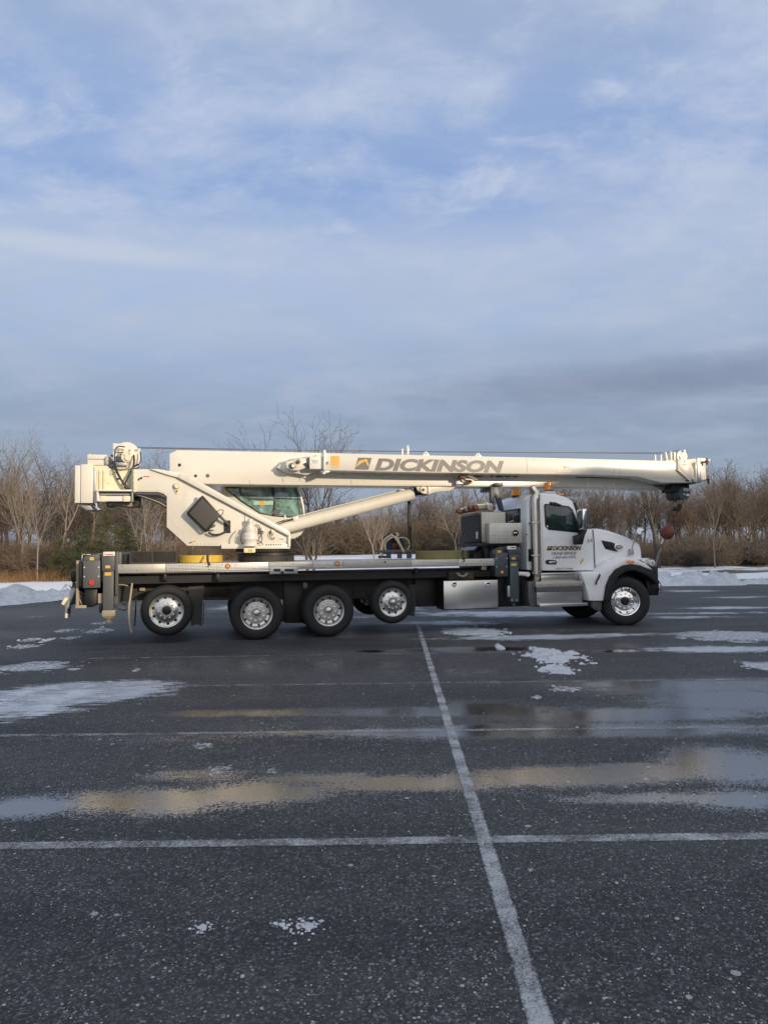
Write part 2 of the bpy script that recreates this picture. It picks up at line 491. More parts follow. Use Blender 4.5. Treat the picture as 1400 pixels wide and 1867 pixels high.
ICE = [(60, 1217, 90, 10, .9), (150, 1262, 180, 24, .9), (60, 1290, 80, 16, .9), (240, 1248, 80, 8, .9), (980, 1162, 220, 7, .75), (860, 1152, 60, 8, .8), (1340, 1160, 90, 9, .95),
       (1300, 1183, 160, 8, .65), (1395, 1214, 32, 9, 1), (920, 1118, 190, 9, .7), (830, 1135, 120, 6, .6), (1290, 1118, 160, 3, .6), (1330, 1108, 120, 3, .6), (1260, 1125, 120, 3, .5),
       (1100, 1158, 120, 5, .6), (1250, 1078, 70, 3, .5), (1340, 1089, 120, 3, .5), (700, 1110, 120, 6, .5), (420, 1108, 60, 7, .6), (60, 1125, 60, 3, .4), (640, 1125, 100, 3, .4)]
RUT = [(1120, 1178, 60, 5, .6)]

mA = bpy.data.materials.new('asphalt'); mA.use_nodes = True
t = NT(mA.node_tree); bs = t.n['Principled BSDF']
tcn = t.new('ShaderNodeTexCoord'); ob = tcn.outputs['Object']
aw = t.new('ShaderNodeAttribute', attribute_name='wet').outputs['Fac']
ai = t.new('ShaderNodeAttribute', attribute_name='ice').outputs['Fac']
ad = t.new('ShaderNodeAttribute', attribute_name='dirt').outputs['Fac']
grain = t.noise(ob, 95, 3, .7)
grain2 = t.noise(ob, 28, 4, .65)
big = t.noise(t.mapping(ob, scale=(.35, 1.1, 1)), .55, 5, .6)
vor = t.new('ShaderNodeTexVoronoi', feature='F1'); t.l.new(ob, vor.inputs['Vector']); vor.inputs['Scale'].default_value = 88
vc = t.new('ShaderNodeSeparateColor'); t.l.new(vor.outputs['Color'], vc.inputs[0])
fieldn = t.m('MULTIPLY', t.m('SUBTRACT', grain2, .5), .75)
fieldg = t.m('MULTIPLY', t.m('SUBTRACT', grain, .5), .55)
fieldv = t.m('ADD', t.m('MULTIPLY', t.m('SUBTRACT', vor.outputs['Distance'], .35), -.5), t.m('MULTIPLY', t.m('SUBTRACT', vc.outputs[2], .5), -.34))
wetv = t.mr(t.m('ADD', t.m('ADD', t.m('ADD', t.m('ADD', aw, t.m('MULTIPLY', t.m('SUBTRACT', t.noise(t.mapping(ob, scale=(1, 1.6, 1)), 4.5, 7, .7), .5), .9)), fieldn), fieldg), fieldv), .29, .50, 0, 1, True)
fieldi = t.m('MULTIPLY', t.m('SUBTRACT', t.noise(t.mapping(ob, scale=(.5, 1.4, 1)), 5, 8, .72), .5), 1.5)
icev = t.m('MULTIPLY', t.mr(t.m('ADD', t.m('ADD', t.m('ADD', ai, fieldn), fieldi), t.m('MULTIPLY', fieldg, .9)), .34, .56, 0, 1, True), .85)
stone = t.mr(vc.outputs[0], .2, 1.0, 0, 1)
base = t.mix(t.m('POWER', stone, 2.4), (.009, .009, .010), (.130, .133, .136))
base = t.mix(t.mr(grain, .35, .75, 0, .75), base, (.018, .020, .023))
base = t.mix(t.mr(t.noise(ob, 9, 5, .7), .48, .75, 0, .28), base, (.115, .117, .119))
base = t.mix(t.mr(vc.outputs[1], .93, .97, 0, .6), base, (.34, .35, .36))
base = t.mix(t.mr(big, .42, .72, .0, .5), base, (.088, .088, .088))
base = t.mix(t.mr(big, .50, .32, 0, .75), base, (.022, .024, .028))
base = t.mix(t.m('MULTIPLY', ad, .6), base, (.15, .14, .125))
# cracks and seams
crk = t.new('ShaderNodeTexVoronoi', feature='DISTANCE_TO_EDGE')
t.l.new(t.mapping(ob, scale=(.16, .22, 1)), crk.inputs['Vector']); crk.inputs['Scale'].default_value = 1.0
# white salt and grit: two sizes of dots
sv = t.new('ShaderNodeTexVoronoi', feature='F1'); t.l.new(ob, sv.inputs['Vector']); sv.inputs['Scale'].default_value = 17
svc = t.new('ShaderNodeSeparateColor'); t.l.new(sv.outputs['Color'], svc.inputs[0])
salt = t.m('MULTIPLY', t.m('LESS_THAN', sv.outputs['Distance'], t.mr(svc.outputs[0], 0, 1, .015, .13)), t.m('GREATER_THAN', t.m('ADD', svc.outputs[1], t.m('MULTIPLY', big, .5)), .86))
wb = t.mix(wetv, base, (.012, .0125, .014))
ib = t.mix(icev, wb, (.50, .54, .60))
sv2 = t.new('ShaderNodeTexVoronoi', feature='F1'); t.l.new(ob, sv2.inputs['Vector']); sv2.inputs['Scale'].default_value = 5.5
sv2c = t.new('ShaderNodeSeparateColor'); t.l.new(sv2.outputs['Color'], sv2c.inputs[0])
patchy = t.noise(ob, .45, 3, .6)
salt2 = t.m('MULTIPLY', t.m('LESS_THAN', sv2.outputs['Distance'], t.mr(sv2c.outputs[0], 0, 1, .02, .12)), t.m('GREATER_THAN', t.m('ADD', sv2c.outputs[1], t.m('MULTIPLY', patchy, .6)), .88))
salt = t.m('MAXIMUM', salt, t.m('MULTIPLY', salt2, .8))
ib = t.mix(t.m('MULTIPLY', salt, .85), ib, (.48, .48, .48))
t.l.new(ib, bs.inputs['Base Color'])
rr = t.mr(wetv, 0, 1, .66, .05)
rr = t.m('ADD', t.m('MULTIPLY', rr, t.m('SUBTRACT', 1, icev)), t.m('MULTIPLY', icev, .42))
t.l.new(rr, bs.inputs['Roughness'])
t.l.new(t.mr(wetv, 0, 1, .38, .5), bs.inputs['Specular IOR Level']); t.l.new(t.mr(wetv, 0, 1, 1.5, 3.7), bs.inputs['IOR'])
b1 = t.new('ShaderNodeBump'); b1.inputs['Distance'].default_value = .006
hgt = t.m('ADD', t.m('MULTIPLY', vor.outputs['Distance'], -.9), t.m('MULTIPLY', grain, .9))
t.l.new(hgt, b1.inputs['Height'])
t.l.new(t.mr(t.m('MAXIMUM', wetv, t.m('MULTIPLY', icev, .8)), 0, 1, .95, .06), b1.inputs['Strength'])
t.l.new(b1.outputs[0], bs.inputs['Normal'])

# lot edge
EDGE = [(-60, 6), (-26, 17), (-16, 23), (-13.2, 26), (-12.2, 29.5), (-9.5, 32.5), (-4, 34.2), (3, 34.6), (10, 34.2), (16, 34.0), (22, 34.8), (60, 38)]
ex = np.array([e[0] for e in EDGE]); ey = np.array([e[1] for e in EDGE])
def edge_y(x): return np.interp(x, ex, ey)

ys = [1.2]
while ys[-1] < 40: ys.append(ys[-1] + max(.02, ys[-1] * .0095))
ys = np.array([-60, -40, -20, -10, -5, -2, 0, .7] + ys)
xs = np.concatenate([[-60, -45, -30, -24, -20, -17], np.arange(-15, -6, .09), np.arange(-6, 6, .05), np.arange(6, 17.01, .09), [19, 22, 26, 32, 45, 60]])
lot = grid_mesh('parking_lot', xs, ys, lambda x, y: 0 * x, mA, {
    'wet': lambda x, y: spots(WET, x, y, .55, 5, .55, 1.3),
    'ice': lambda x, y: spots(ICE, x, y, .8, 9, .7, 1.2),
    'dirt': lambda x, y: spots([(560, 1080, 900, 10, .4), (80, 1120, 300, 22, .8), (120, 1150, 200, 8, .4)], x, y, .6, 12)})  # far-edge dirt, plus the sunlit tan strip at left painted into the colour
tag(lot, kind='structure')

# painted lines (worn)
mL = bpy.data.materials.new('worn_paint'); mL.use_nodes = True
t = NT(mL.node_tree); bs = t.n['Principled BSDF']
ob = t.new('ShaderNodeTexCoord').outputs['Object']
g1 = t.noise(ob, 95, 3, .7); g2_ = t.noise(ob, 3.0, 5, .6); g3_ = t.noise(ob, 28, 4, .65)
attr = t.new('ShaderNodeAttribute', attribute_name='fade').outputs['Fac']
t.l.new(t.mix(g1, (.30, .31, .32), (.52, .53, .54)), bs.inputs['Base Color'])
bs.inputs['Roughness'].default_value = .55
al = t.m('ADD', t.m('ADD', t.m('MULTIPLY', g1, .9), t.m('ADD', t.m('MULTIPLY', g2_, 1.1), -.25)), t.m('MULTIPLY', g3_, .5))
t.l.new(t.mr(t.m('ADD', al, attr), .92, 1.35, .0, .95), bs.inputs['Alpha'])


def line(p0, p1, width, fade0, fade1, edge=.35, zz=.004):
    a = Vector((*p0, 0)); b = Vector((*p1, 0)); L = (b - a).length; n = max(2, int(L / .25)); d = (b - a) / L; s = Vector((-d.y, d.x, 0))
    vs, fs, fd = [], [], []
    prof = (-.5, -.36, 0, .36, .5)
    for i in range(n + 1):
        q = a.lerp(b, i / n); f_ = fade0 + (fade1 - fade0) * i / n
        for k, o_ in enumerate(prof):
            vs.append(q + s * o_ * width + Vector((0, 0, zz))); fd.append(f_ - (edge if k in (0, 4) else 0))
    for i in range(n):
        for k in range(4): fs.append((i * 5 + k, i * 5 + k + 1, (i + 1) * 5 + k + 1, (i + 1) * 5 + k))
    me = bpy.data.meshes.new('painted_line'); me.from_pydata([tuple(v) for v in vs], [], fs)
    at = me.attributes.new('fade', 'FLOAT', 'POINT'); at.data.foreach_set('value', fd)
    me.materials.append(mL)
    tag(link(bpy.data.objects.new('painted_line', me)), kind='structure')


ga = ground_pt(762, 1140); gb = ground_pt(985, 1867); dd = (gb - ga)
line((ga.x, ga.y), (gb.x + dd.x * .3, gb.y + dd.y * .3), .10, .20, .24, .3, .0075)
for (xa, ya, xb, yb, wd, fa, fb) in ((-200, 1546, 1600, 1522, .12, .10, .16), (-100, 1343, 1600, 1323, .10, .04, .06), (330, 1251, 1500, 1237, .09, .0, .04),
                                     (160, 1201, 1250, 1184, .09, .04, -.02), (640, 1155, 1240, 1146, .09, -.02, .0)):
    a = ground_pt(xa, ya); b = ground_pt(xb, yb); line((a.x, a.y), (b.x, b.y), wd, fa, fb, .2)

# ---- snow and field
mS = bpy.data.materials.new('snow'); mS.use_nodes = True
t = NT(mS.node_tree); bs = t.n['Principled BSDF']
ob = t.new('ShaderNodeTexCoord').outputs['Object']
n_ = t.noise(ob, 3.5, 8, .65); nf = t.noise(ob, 30, 4, .6)
c = t.mix(t.mr(n_, .35, .75), (.42, .45, .49), (.68, .70, .73))
c = t.mix(t.mr(t.noise(ob, 9, 8, .75), .54, .74, 0, .6), c, (.35, .32, .28))
t.l.new(c, bs.inputs['Base Color']); bs.inputs['Roughness'].default_value = .6
b1 = t.new('ShaderNodeBump'); b1.inputs['Strength'].default_value = .6; b1.inputs['Distance'].default_value = .06
t.l.new(t.m('ADD', n_, t.m('MULTIPLY', nf, .3)), b1.inputs['Height']); t.l.new(b1.outputs[0], bs.inputs['Normal'])
SNOW = mS
mU = bpy.data.materials.new('slush'); mU.use_nodes = True
t = NT(mU.node_tree); bs = t.n['Principled BSDF']
ob = t.new('ShaderNodeTexCoord').outputs['Object']
n_ = t.noise(ob, 14, 8, .75); n2_ = t.noise(ob, 3, 5, .6)
t.l.new(t.mix(t.mr(n_, .3, .7), (.30, .32, .35), (.70, .73, .77)), bs.inputs['Base Color']); bs.inputs['Roughness'].default_value = .5
t.l.new(t.mr(t.m('ADD', n_, t.m('MULTIPLY', n2_, .5)), .60, .86, .05, .95), bs.inputs['Alpha'])
b1 = t.new('ShaderNodeBump'); b1.inputs['Strength'].default_value = .8; b1.inputs['Distance'].default_value = .02
t.l.new(n_, b1.inputs['Height']); t.l.new(b1.outputs[0], bs.inputs['Normal'])
SLUSH = mU

mF = bpy.data.materials.new('snowy_field'); mF.use_nodes = True
t = NT(mF.node_tree); bs = t.n['Principled BSDF']
ob = t.new('ShaderNodeTexCoord').outputs['Object']
gr = t.new('ShaderNodeAttribute', attribute_name='grass').outputs['Fac']
n_ = t.noise(t.mapping(ob, scale=(.5, 1, 1)), .7, 9, .72); nf = t.noise(ob, 14, 5, .7)
gcol = t.mix(nf, (.035, .045, .018), (.16, .14, .075))
gm = t.mr(t.m('ADD', t.m('ADD', gr, t.m('MULTIPLY', t.m('SUBTRACT', n_, .5), 1.3)), t.m('MULTIPLY', t.m('SUBTRACT', nf, .5), .5)), .4, .55)
t.l.new(t.mix(gm, t.mix(nf, (.70, .72, .76), (.84, .85, .86)), gcol), bs.inputs['Base Color'])
bs.inputs['Roughness'].default_value = .75
b1 = t.new('ShaderNodeBump'); b1.inputs['Strength'].default_value = .5; b1.inputs['Distance'].default_value = .05
t.l.new(t.m('ADD', nf, n_), b1.inputs['Height']); t.l.new(b1.outputs[0], bs.inputs['Normal'])


def terr(x, y):
    z = np.where(y > 45, .0145 * (y - 45), 0.0) * np.clip((140 - 0) / 140, 0, 1)
    z = np.where(y > 150, .0145 * 105 + .004 * (y - 150), z)
    inside = edge_y(x) - y                     # >0 on the lot
    k = np.clip(-inside / 1.2, 0, 1); k = k * k * (3 - 2 * k)
    bump = (fbm(x, y, .5, .5, 21, 4) - .5) * .18
    return np.where(inside > 0, -.05, -.02 + k * (.12 + bump) + z)


def grassf(x, y):
    g = np.clip((y - 44) / 6, 0, .42)                              # under the wood: leaves and stems through the snow
    g = np.maximum(g, spots([(1370, 1036, 130, 4, .9), (1330, 1046, 90, 3, .95)], x, y, .5, 31, .3, .6))
    g = np.where((x > -12) & (x < 14) & (y > 40), .05, g)
    g = np.where(y > 120, .6, g)
    return g


fx_ = np.concatenate([[-900, -400, -200, -120, -90], np.arange(-70, -20, 1.2), np.arange(-20, 34, .35), np.arange(34, 72, 1.4), [90, 130, 200, 400, 900]])
fy_ = np.concatenate([[-300, -100, -30, 0, 8], np.arange(12, 20, .8), np.arange(20, 40, .3), np.arange(40, 62, .6), np.arange(62, 140, 3), [160, 200, 260, 400, 800, 2500]])
field = grid_mesh('ground', fx_, fy_, terr, mF, {'grass': grassf})
tag(field, kind='structure')
base_ = bpy.data.meshes.new('far_ground')


def berm(name, path, wid, hgt, seed, label, group='banks of ploughed snow along the edge of the lot'):
    """a ridge of ploughed snow along a path"""
    pts = [Vector((*p, 0)) for p in path]; pts = smooth_path(pts, 14)
    vs, fs = [], []; n = 15
    rg = random.Random(seed)
    for i, p in enumerate(pts):
        d = (pts[min(i + 1, len(pts) - 1)] - pts[max(i - 1, 0)]).normalized(); s = Vector((-d.y, d.x, 0))
        e = min(1, min(i, len(pts) - 1 - i) / 8)
        for k in range(n):
            q = k / (n - 1) * 2 - 1
            pos = p + s * q * wid * (.75 + .25 * e)
            nz = mnoise.fractal(Vector((pos.x * 1.3, pos.y * 1.3, seed)), .6, 2.1, 6)
            n3_ = mnoise.noise(Vector((pos.x * .35, pos.y * .35, seed + 5)))
            h_ = max(0, (1 - abs(q) ** 1.7)) * hgt * (.55 + .8 * max(0, n3_ + .35)) * e
            z = max(-.03, h_ * (1 + .75 * nz) + (.05 * nz if abs(q) < .98 else 0) - .02)
            off = Vector((mnoise.noise(pos * 2.1), mnoise.noise(pos * 2.3 + Vector((9, 1, 3))), 0)) * .22
            q_ = pos + off; vs.append((q_.x, q_.y, z))
    for i in range(len(pts) - 1):
        for k in range(n - 1): fs.append((i * n + k, (i + 1) * n + k, (i + 1) * n + k + 1, i * n + k + 1))
    o = MB().add(vs, fs).build(name, SNOW, None, 0, 60)
    return tag(o, label, 'snow bank')


berm('snow_bank', [(-26, 18), (-18, 22.4), (-14.6, 25.4), (-13.2, 28.5), (-11.4, 31.8), (-8, 33.8)], 1.3, .34, 3, 'long sunlit ridge of ploughed snow at the left edge of the lot')
berm('snow_bank', [(11.2, 34.4), (13, 34.2), (14.6, 34.0), (16.2, 33.9)], 1.5, .62, 8, 'heaped mound of ploughed snow just past the truck bumper')
berm('snow_bank', [(15.5, 34.3), (19, 34.0), (23, 34.5), (30, 35)], .9, .26, 12, 'low broken ridge of snow along the kerb at far right')
berm('snow_bank', [(-3, 35.2), (3, 35.6), (10, 35.2)], 1.2, .32, 16, 'low ridge of ploughed snow behind the crane truck')

# kerb on the right
kb = MB(); kx = 16.4
for i in range(5):
    kb_ = MB().box((kx + i * 1.52, 35.0, -.05), (kx + i * 1.52 + 1.49, 35.2, .16)).build('kerb', GALV if False else mat('kerb_concrete_%d' % i if False else 'kerb_concrete', (.34, .32, .29), .8, 0, .2, 8, bump=.1), None, .015) if i == 0 else share(kb0, 'kerb', (i * 1.52, 0, 0), None)
    if i == 0: kb0 = kb_
    tag(kb_, kind='structure')


# ---- snow lumps lying on the asphalt
def snow_patch(px, py, rx, ry, h, seed, label, lumps=0, sheet=True):
    c = ground_pt(px, py); rxw = rx * c.y / FPX
    a = ground_pt(px, py - ry); b = ground_pt(px, py + ry); ryw = max(.03, (a.y - b.y) / 2); cy = (a.y + b.y) / 2
    nx = int(min(110, max(26, rx * 1.6))); ny = int(min(70, max(18, ry * 4.2)))
    gx = np.linspace(c.x - rxw * 1.5, c.x + rxw * 1.5, nx); gy = np.linspace(cy - ryw * 1.6, cy + ryw * 1.6, ny)
    XX, YY = np.meshgrid(gx, gy); U = (XX - c.x) / rxw; V = (YY - cy) / ryw
    fsc = 2.2 / max(rxw, .12)
    nz = fbm(XX + seed, YY * 1.0, fsc, fsc * 1.3, seed, 6) - .5
    fld = (1 if sheet else .15) - np.sqrt(U * U + V * V) + nz * (2.1 if sheet else 1.6)
    nh = fbm(XX, YY, 16, 20, seed + 2, 4)
    HH = np.where(fld > 0, .003 + h * np.sqrt(np.clip(fld, 0, 1)) * (.25 + 1.3 * nh), -.004)
    vs = [(XX[j, i], YY[j, i], HH[j, i]) for j in range(ny) for i in range(nx)]; fs = []
    for j in range(ny - 1):
        for i in range(nx - 1):
            if max(fld[j, i], fld[j, i + 1], fld[j + 1, i], fld[j + 1, i + 1]) > 0: fs.append((j * nx + i, j * nx + i + 1, (j + 1) * nx + i + 1, (j + 1) * nx + i))
    used = sorted({k for f in fs for k in f}); ix = {k: n_ for n_, k in enumerate(used)}
    mb = MB().add([vs[k] for k in used], [tuple(ix[k] for k in f) for f in fs])
    rg = random.Random(seed)
    for i in range(lumps):
        an = rg.uniform(0, 6.28); rr_ = abs(rg.gauss(0, .75)) if h < .011 else rg.uniform(.5, 1.5)
        lump(mb, (c.x + rxw * rr_ * math.cos(an), cy + ryw * rr_ * math.sin(an), 0), rg.uniform(.2, .8) * max(h * .8, .016 * c.y / 4), rg)
    return tag(mb.build('snow_patch', SLUSH if (h < .03 and sheet) else SNOW, None, 0, 50), label, 'snow patch', 'patches of snow and slush left on the asphalt')


ICO = None
def lump(mb, c, s, rg):
    global ICO
    if ICO is None:
        bm = bmesh.new(); bmesh.ops.create_icosphere(bm, subdivisions=1, radius=1)
        ICO = ([v.co.copy() for v in bm.verts], [tuple(v.index for v in f.verts) for f in bm.faces]); bm.free()
    sx, sy, sz = rg.uniform(.7, 1.4), rg.uniform(.7, 1.4), rg.uniform(.5, .9)
    mb.add([(c[0] + v.x * s * sx * rg.uniform(.85, 1.15), c[1] + v.y * s * sy * rg.uniform(.85, 1.15), c[2] + max(-.1, v.z) * s * sz + s * .15) for v in ICO[0]], ICO[1])


SP = [(1010, 1199, 48, 11, .07, 'lumpy heap of snow beside the thin dark puddle', 26), (1015, 1221, 26, 7, .035, 'smaller crumbling snow lump in front of the lumpy heap', 16),
      (1030, 1256, 24, 4, .012, 'flat sliver of slush in front of the crumbling lump', 6),
      (868, 1152, 42, 8, .03, 'ragged slush patch right of the long painted line, under the toolbox', 14),
      (1345, 1160, 85, 9, .006, 'broad flat sheet of snow crust at the right edge', 0), (1398, 1215, 34, 8, .015, 'rounded snow patch cut off by the right edge', 3),
      (60, 1217, 84, 9, .008, 'smooth flat ice sheet at the left edge', 0),
      (560, 1690, 24, 12, .008, 'small white cluster of crushed ice in the foreground', 90), (512, 1686, 10, 5, .006, 'tiny pinch of ice crumbs left of the crushed ice cluster', 22),
      (372, 1692, 22, 8, .003, 'faint scatter of ice crumbs left of the crushed ice', 30),
      (400, 1404, 16, 7, .012, 'small slush fleck above the pale puddle', 5), (370, 1360, 16, 4, .008, 'thin curved slush fleck under the third painted line', 2), (496, 1404, 10, 4, .008, 'tiny slush fleck right of its bigger neighbour', 2),
      (55, 1167, 14, 3, .02, 'oval snow fleck at the far left of the flecks', 1), (45, 1179, 24, 3, .015, 'wide snow fleck nearest the left edge', 3), (90, 1167, 5, 3, .03, 'single round lump of snow among the flecks', 1),
      (182, 1150, 20, 4, .02, 'snow fleck lying left of the hanging mud flap stay', 6), (120, 1150, 14, 2.5, .015, 'thin snow fleck below the rear bumper arms', 2),
      (186, 1136, 14, 2.5, .015, 'snow fleck right under the rear outrigger foot', 3), (130, 1163, 12, 2.5, .012, 'snow fleck in front of the thin fleck', 2),
      (250, 1222, 4, 2, .02, 'lone snow crumb on bare asphalt', 0), (978, 1272, 8, 2, .015, 'lone snow crumb by the wet strip', 0), (909, 1180, 7, 4, .05, 'loose snowball on the dark puddle', 1), (975, 1185, 7, 4, .05, 'second loose snowball, left of the lumpy heap', 1)]
for i, s in enumerate(SP):
    o_ = snow_patch(s[0], s[1], s[2], s[3], s[4], 20 + i, s[5], s[6], s[1] < 1500)
    if s[1] > 1500: o_['kind'] = 'stuff'

# scuffed ice with tyre streaks at left
mI = bpy.data.materials.new('scuffed_ice'); mI.use_nodes = True
t = NT(mI.node_tree); bs = t.n['Principled BSDF']
ob = t.new('ShaderNodeTexCoord').outputs['Object']
rot = t.mapping(ob, scale=(.5, 9, 1), rot=(0, 0, R(-38)))
st = t.noise(rot, 2.2, 3, .5); n_ = t.noise(ob, 2.2, 8, .7); nf = t.noise(ob, 60, 3, .7)
al = t.new('ShaderNodeAttribute', attribute_name='fade').outputs['Fac']
a_ = t.m('ADD', t.m('ADD', al, t.m('MULTIPLY', t.m('SUBTRACT', st, .5), 1.3)), t.m('ADD', t.m('MULTIPLY', t.m('SUBTRACT', n_, .5), 1.4), t.m('MULTIPLY', t.m('SUBTRACT', nf, .5), .4)))
t.l.new(t.mr(a_, .35, .6, 0, .93), bs.inputs['Alpha'])
t.l.new(t.mix(t.mr(n_, .35, .7), (.34, .38, .43), (.68, .71, .75)), bs.inputs['Base Color']); bs.inputs['Roughness'].default_value = .45
b1 = t.new('ShaderNodeBump'); b1.inputs['Strength'].default_value = .6; b1.inputs['Distance'].default_value = .02
t.l.new(t.m('ADD', n_, st), b1.inputs['Height']); t.l.new(b1.outputs[0], bs.inputs['Normal'])
p0 = ground_pt(160, 1270)
si = grid_mesh('ice_sheet', np.arange(-5.9, -1.8, .07), np.arange(7.0, 11.4, .07), lambda x, y: .005 + 0 * x, mI,
               {'fade': lambda x, y: spots([(130, 1268, 130, 28, .74), (30, 1295, 90, 18, .74), (230, 1247, 100, 9, .72), (80, 1260, 100, 16, .7), (330, 1245, 20, 3, .3)], x, y, .7, 41, .7, 1.0)})
tag(si, 'thin scuffed ice sheet with tyre streaks at left of the lot', 'ice')

# loose grit
mG = mat('grit', (.42, .42, .41), .8, 0, .3, 40)
gb_ = MB(); rg = random.Random(77)
for i in range(5200):
    py = 1135 + (1900 - 1135) * rg.random() ** .75; px = rg.uniform(-40, 1440)
    dens = mnoise.noise(Vector((px * .004, py * .006, 2))) * .5 + .5 + (.25 if px > 650 else 0)
    if rg.random() > dens + .1: continue
    g = ground_pt(px, py); s = (.0016 + .0045 * rg.random() ** 5) * (1 + g.y * .10)
    if i % 260 == 0: s = .012 + .004 * rg.random()
    lump(gb_, g, s, rg)
tag(gb_.build('grit', mG, None, 0, 180), kind='stuff')

# ================================================================== THE CRANE TRUCK
T = empty('crane_truck', ORG, YAW, 'white truck-mounted crane parked broadside with its boom stowed over the cab', 'crane truck')


def S(zx, zy, ox, oy, k=4.6667):                  # zoomed-crop reading -> seen position
    return (ox + zx / k, oy + zy / k)


# ---- frame
fr = plate('chassis_frame', [(150, 1050), (440, 1048), (985, 1044), (985, 1076), (860, 1080), (780, 1084), (640, 1092), (405, 1094), (250, 1094), (150, 1092)], .72, 1.8, FRAME, T, .01)
plate('frame_flange', [(213, 1056), (440, 1051), (440, 1058), (213, 1064)], .66, .75, FRAME, fr)
plate('frame_flange', [(213, 1090), (404, 1089), (404, 1094), (213, 1095)], .66, .75, FRAME, fr)
for px, py in ((400, 1073), (405, 1073), (420, 1073), (424, 1073), (247, 1078), (254, 1078)):
    disc('rivet', px, py, 1.2, .705, .73, BLACK, fr, 8)
plate('data_tag', [(547, 1062), (561, 1062), (561, 1070), (556, 1074), (552, 1070), (547, 1068)], .70, .72, GALV, fr)
plate('data_tag', [S(722, 522, 100, 960), S(770, 522, 100, 960), S(770, 548, 100, 960), S(722, 548, 100, 960)], .64, .66, TAN, fr)
plate('suspension_hanger', [(517, 1060), (553, 1060), (551, 1136), (520, 1136)], .62, .9, BLACK, T)
for i in range(12):
    disc('bolt', 508 + (i % 6) * 8, 1070 + (i // 6) * 7, 1.3, .66, .73, FRAME, fr, 8)
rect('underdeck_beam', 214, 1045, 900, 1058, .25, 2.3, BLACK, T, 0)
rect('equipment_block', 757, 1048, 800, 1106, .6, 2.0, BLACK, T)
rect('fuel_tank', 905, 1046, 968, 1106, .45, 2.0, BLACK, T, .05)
for ax, ay in ((468, 1118), (600, 1113), (716, 1100), (304, 1114), (1138, 1094)):
    c = P(ax, ay, .3)
    MB().tube([(c.x, .35, c.z), (c.x, 2.2, c.z)], .085, 14).build('axle', BLACK, T)
plate('walking_beam', [(470, 1105), (600, 1100), (602, 1125), (535, 1135), (468, 1130)], .66, .8, BLACK, T, .02)

# ---- deck
c0 = P(214, 1036, 0); c1 = P(900, 1024, 0)
ztop = P(560, 1023.5, 0).z
print('deck z', ztop, 'P left', P(215, 1029, 0), 'right', P(900, 1018, 0))
deck = MB().box((c0.x, .035, ztop - .06), (c1.x, 2.5, ztop - .004)).build('deck', DIAM, T)


def strip(x0, x1, name, m, w0=0, w1=.035):
    """a length of the deck edge: top and bottom follow the seen edge"""
    f0 = lambda x: 1029.5 + (x - 215) * (1018.2 - 1029.5) / 685
    f1 = lambda x: 1045.5 + (x - 215) * (1031 - 1045.5) / 685
    return plate(name, [(x0, f0(x0)), (x1, f0(x1)), (x1, f1(x1)), (x0, f1(x0))], w0, w1, m, T, .003)


for x0, x1, m in ((215, 301.6, EDGEP), (302, 489.6, DIAM), (490, 570, DIAM), (570.4, 625, DIAM), (625.4, 749.6, EDGEP), (750, 834.6, DIAM), (835, 902, DIAM)):
    e = strip(x0, x1, 'deck_edge_panel', m)
rg = random.Random(3)
for i in range(26):
    px = 225 + i * 26 + rg.uniform(-5, 5); disc('rivet', px, 1033 - (px - 215) * .0165 + rg.choice((0, 8)), .8, -.004, .02, FRAME, deck, 6)
for px, py in ((415.5, 1032), (614.8, 1027.3)):
    b = disc('marker_surround', px, py, 4.4, -.012, .02, BLACK, T)
    disc('marker_lens', px, py, 3.3, -.03, .0, AMBER, b, 20, 0, 2.6)
disc('marker_surround', 702, 1024.5, 1.6, -.01, .02, BLACK, T, 12)
# winch bracket under the deck
br = plate('deck_bracket', [(492, 1035), (543, 1034.5), (543, 1046), (492, 1047)], -.01, .2, GALV, T)
plate('bracket_slot', [(499, 1037), (512, 1037), (512, 1042), (499, 1042)], -.014, .0, BLACK, br)
plate('bracket_slot', [(519, 1037), (536, 1037), (536, 1042), (519, 1042)], -.014, .0, BLACK, br)
disc('bracket_pin', 515, 1044, 3, -.03, .1, BLACK, br, 12)
tube('air_hose', [(213, 1066, .6), (300, 1065, .6), (380, 1062, .6), (440, 1059, .55), (495, 1047, .05), (540, 1046, .05), (590, 1050, .3), (650, 1053, .5), (730, 1045, .5), (830, 1041, .3), (905, 1046, .2), (948, 1050, .1)], .8, RUST, T, 6)
tube('hanging_strap', [(410, 1049, .5), (408, 1062, .5)], .7, TAN, T, 5)
for px in (301, 397, 760):
    plate('deck_bracket', [(px - 3, 1046 if px < 700 else 1036), (px + 3, 1046 if px < 700 else 1036), (px + 3, 1060 if px < 700 else 1046), (px - 4, 1057 if px < 700 else 1046)], .1, .25, BLACK, T)
plate('leaf_bracket', [(760, 1044), (775, 1040), (800, 1040), (806, 1046), (795, 1045), (778, 1045)], .5, .6, GALV, T)

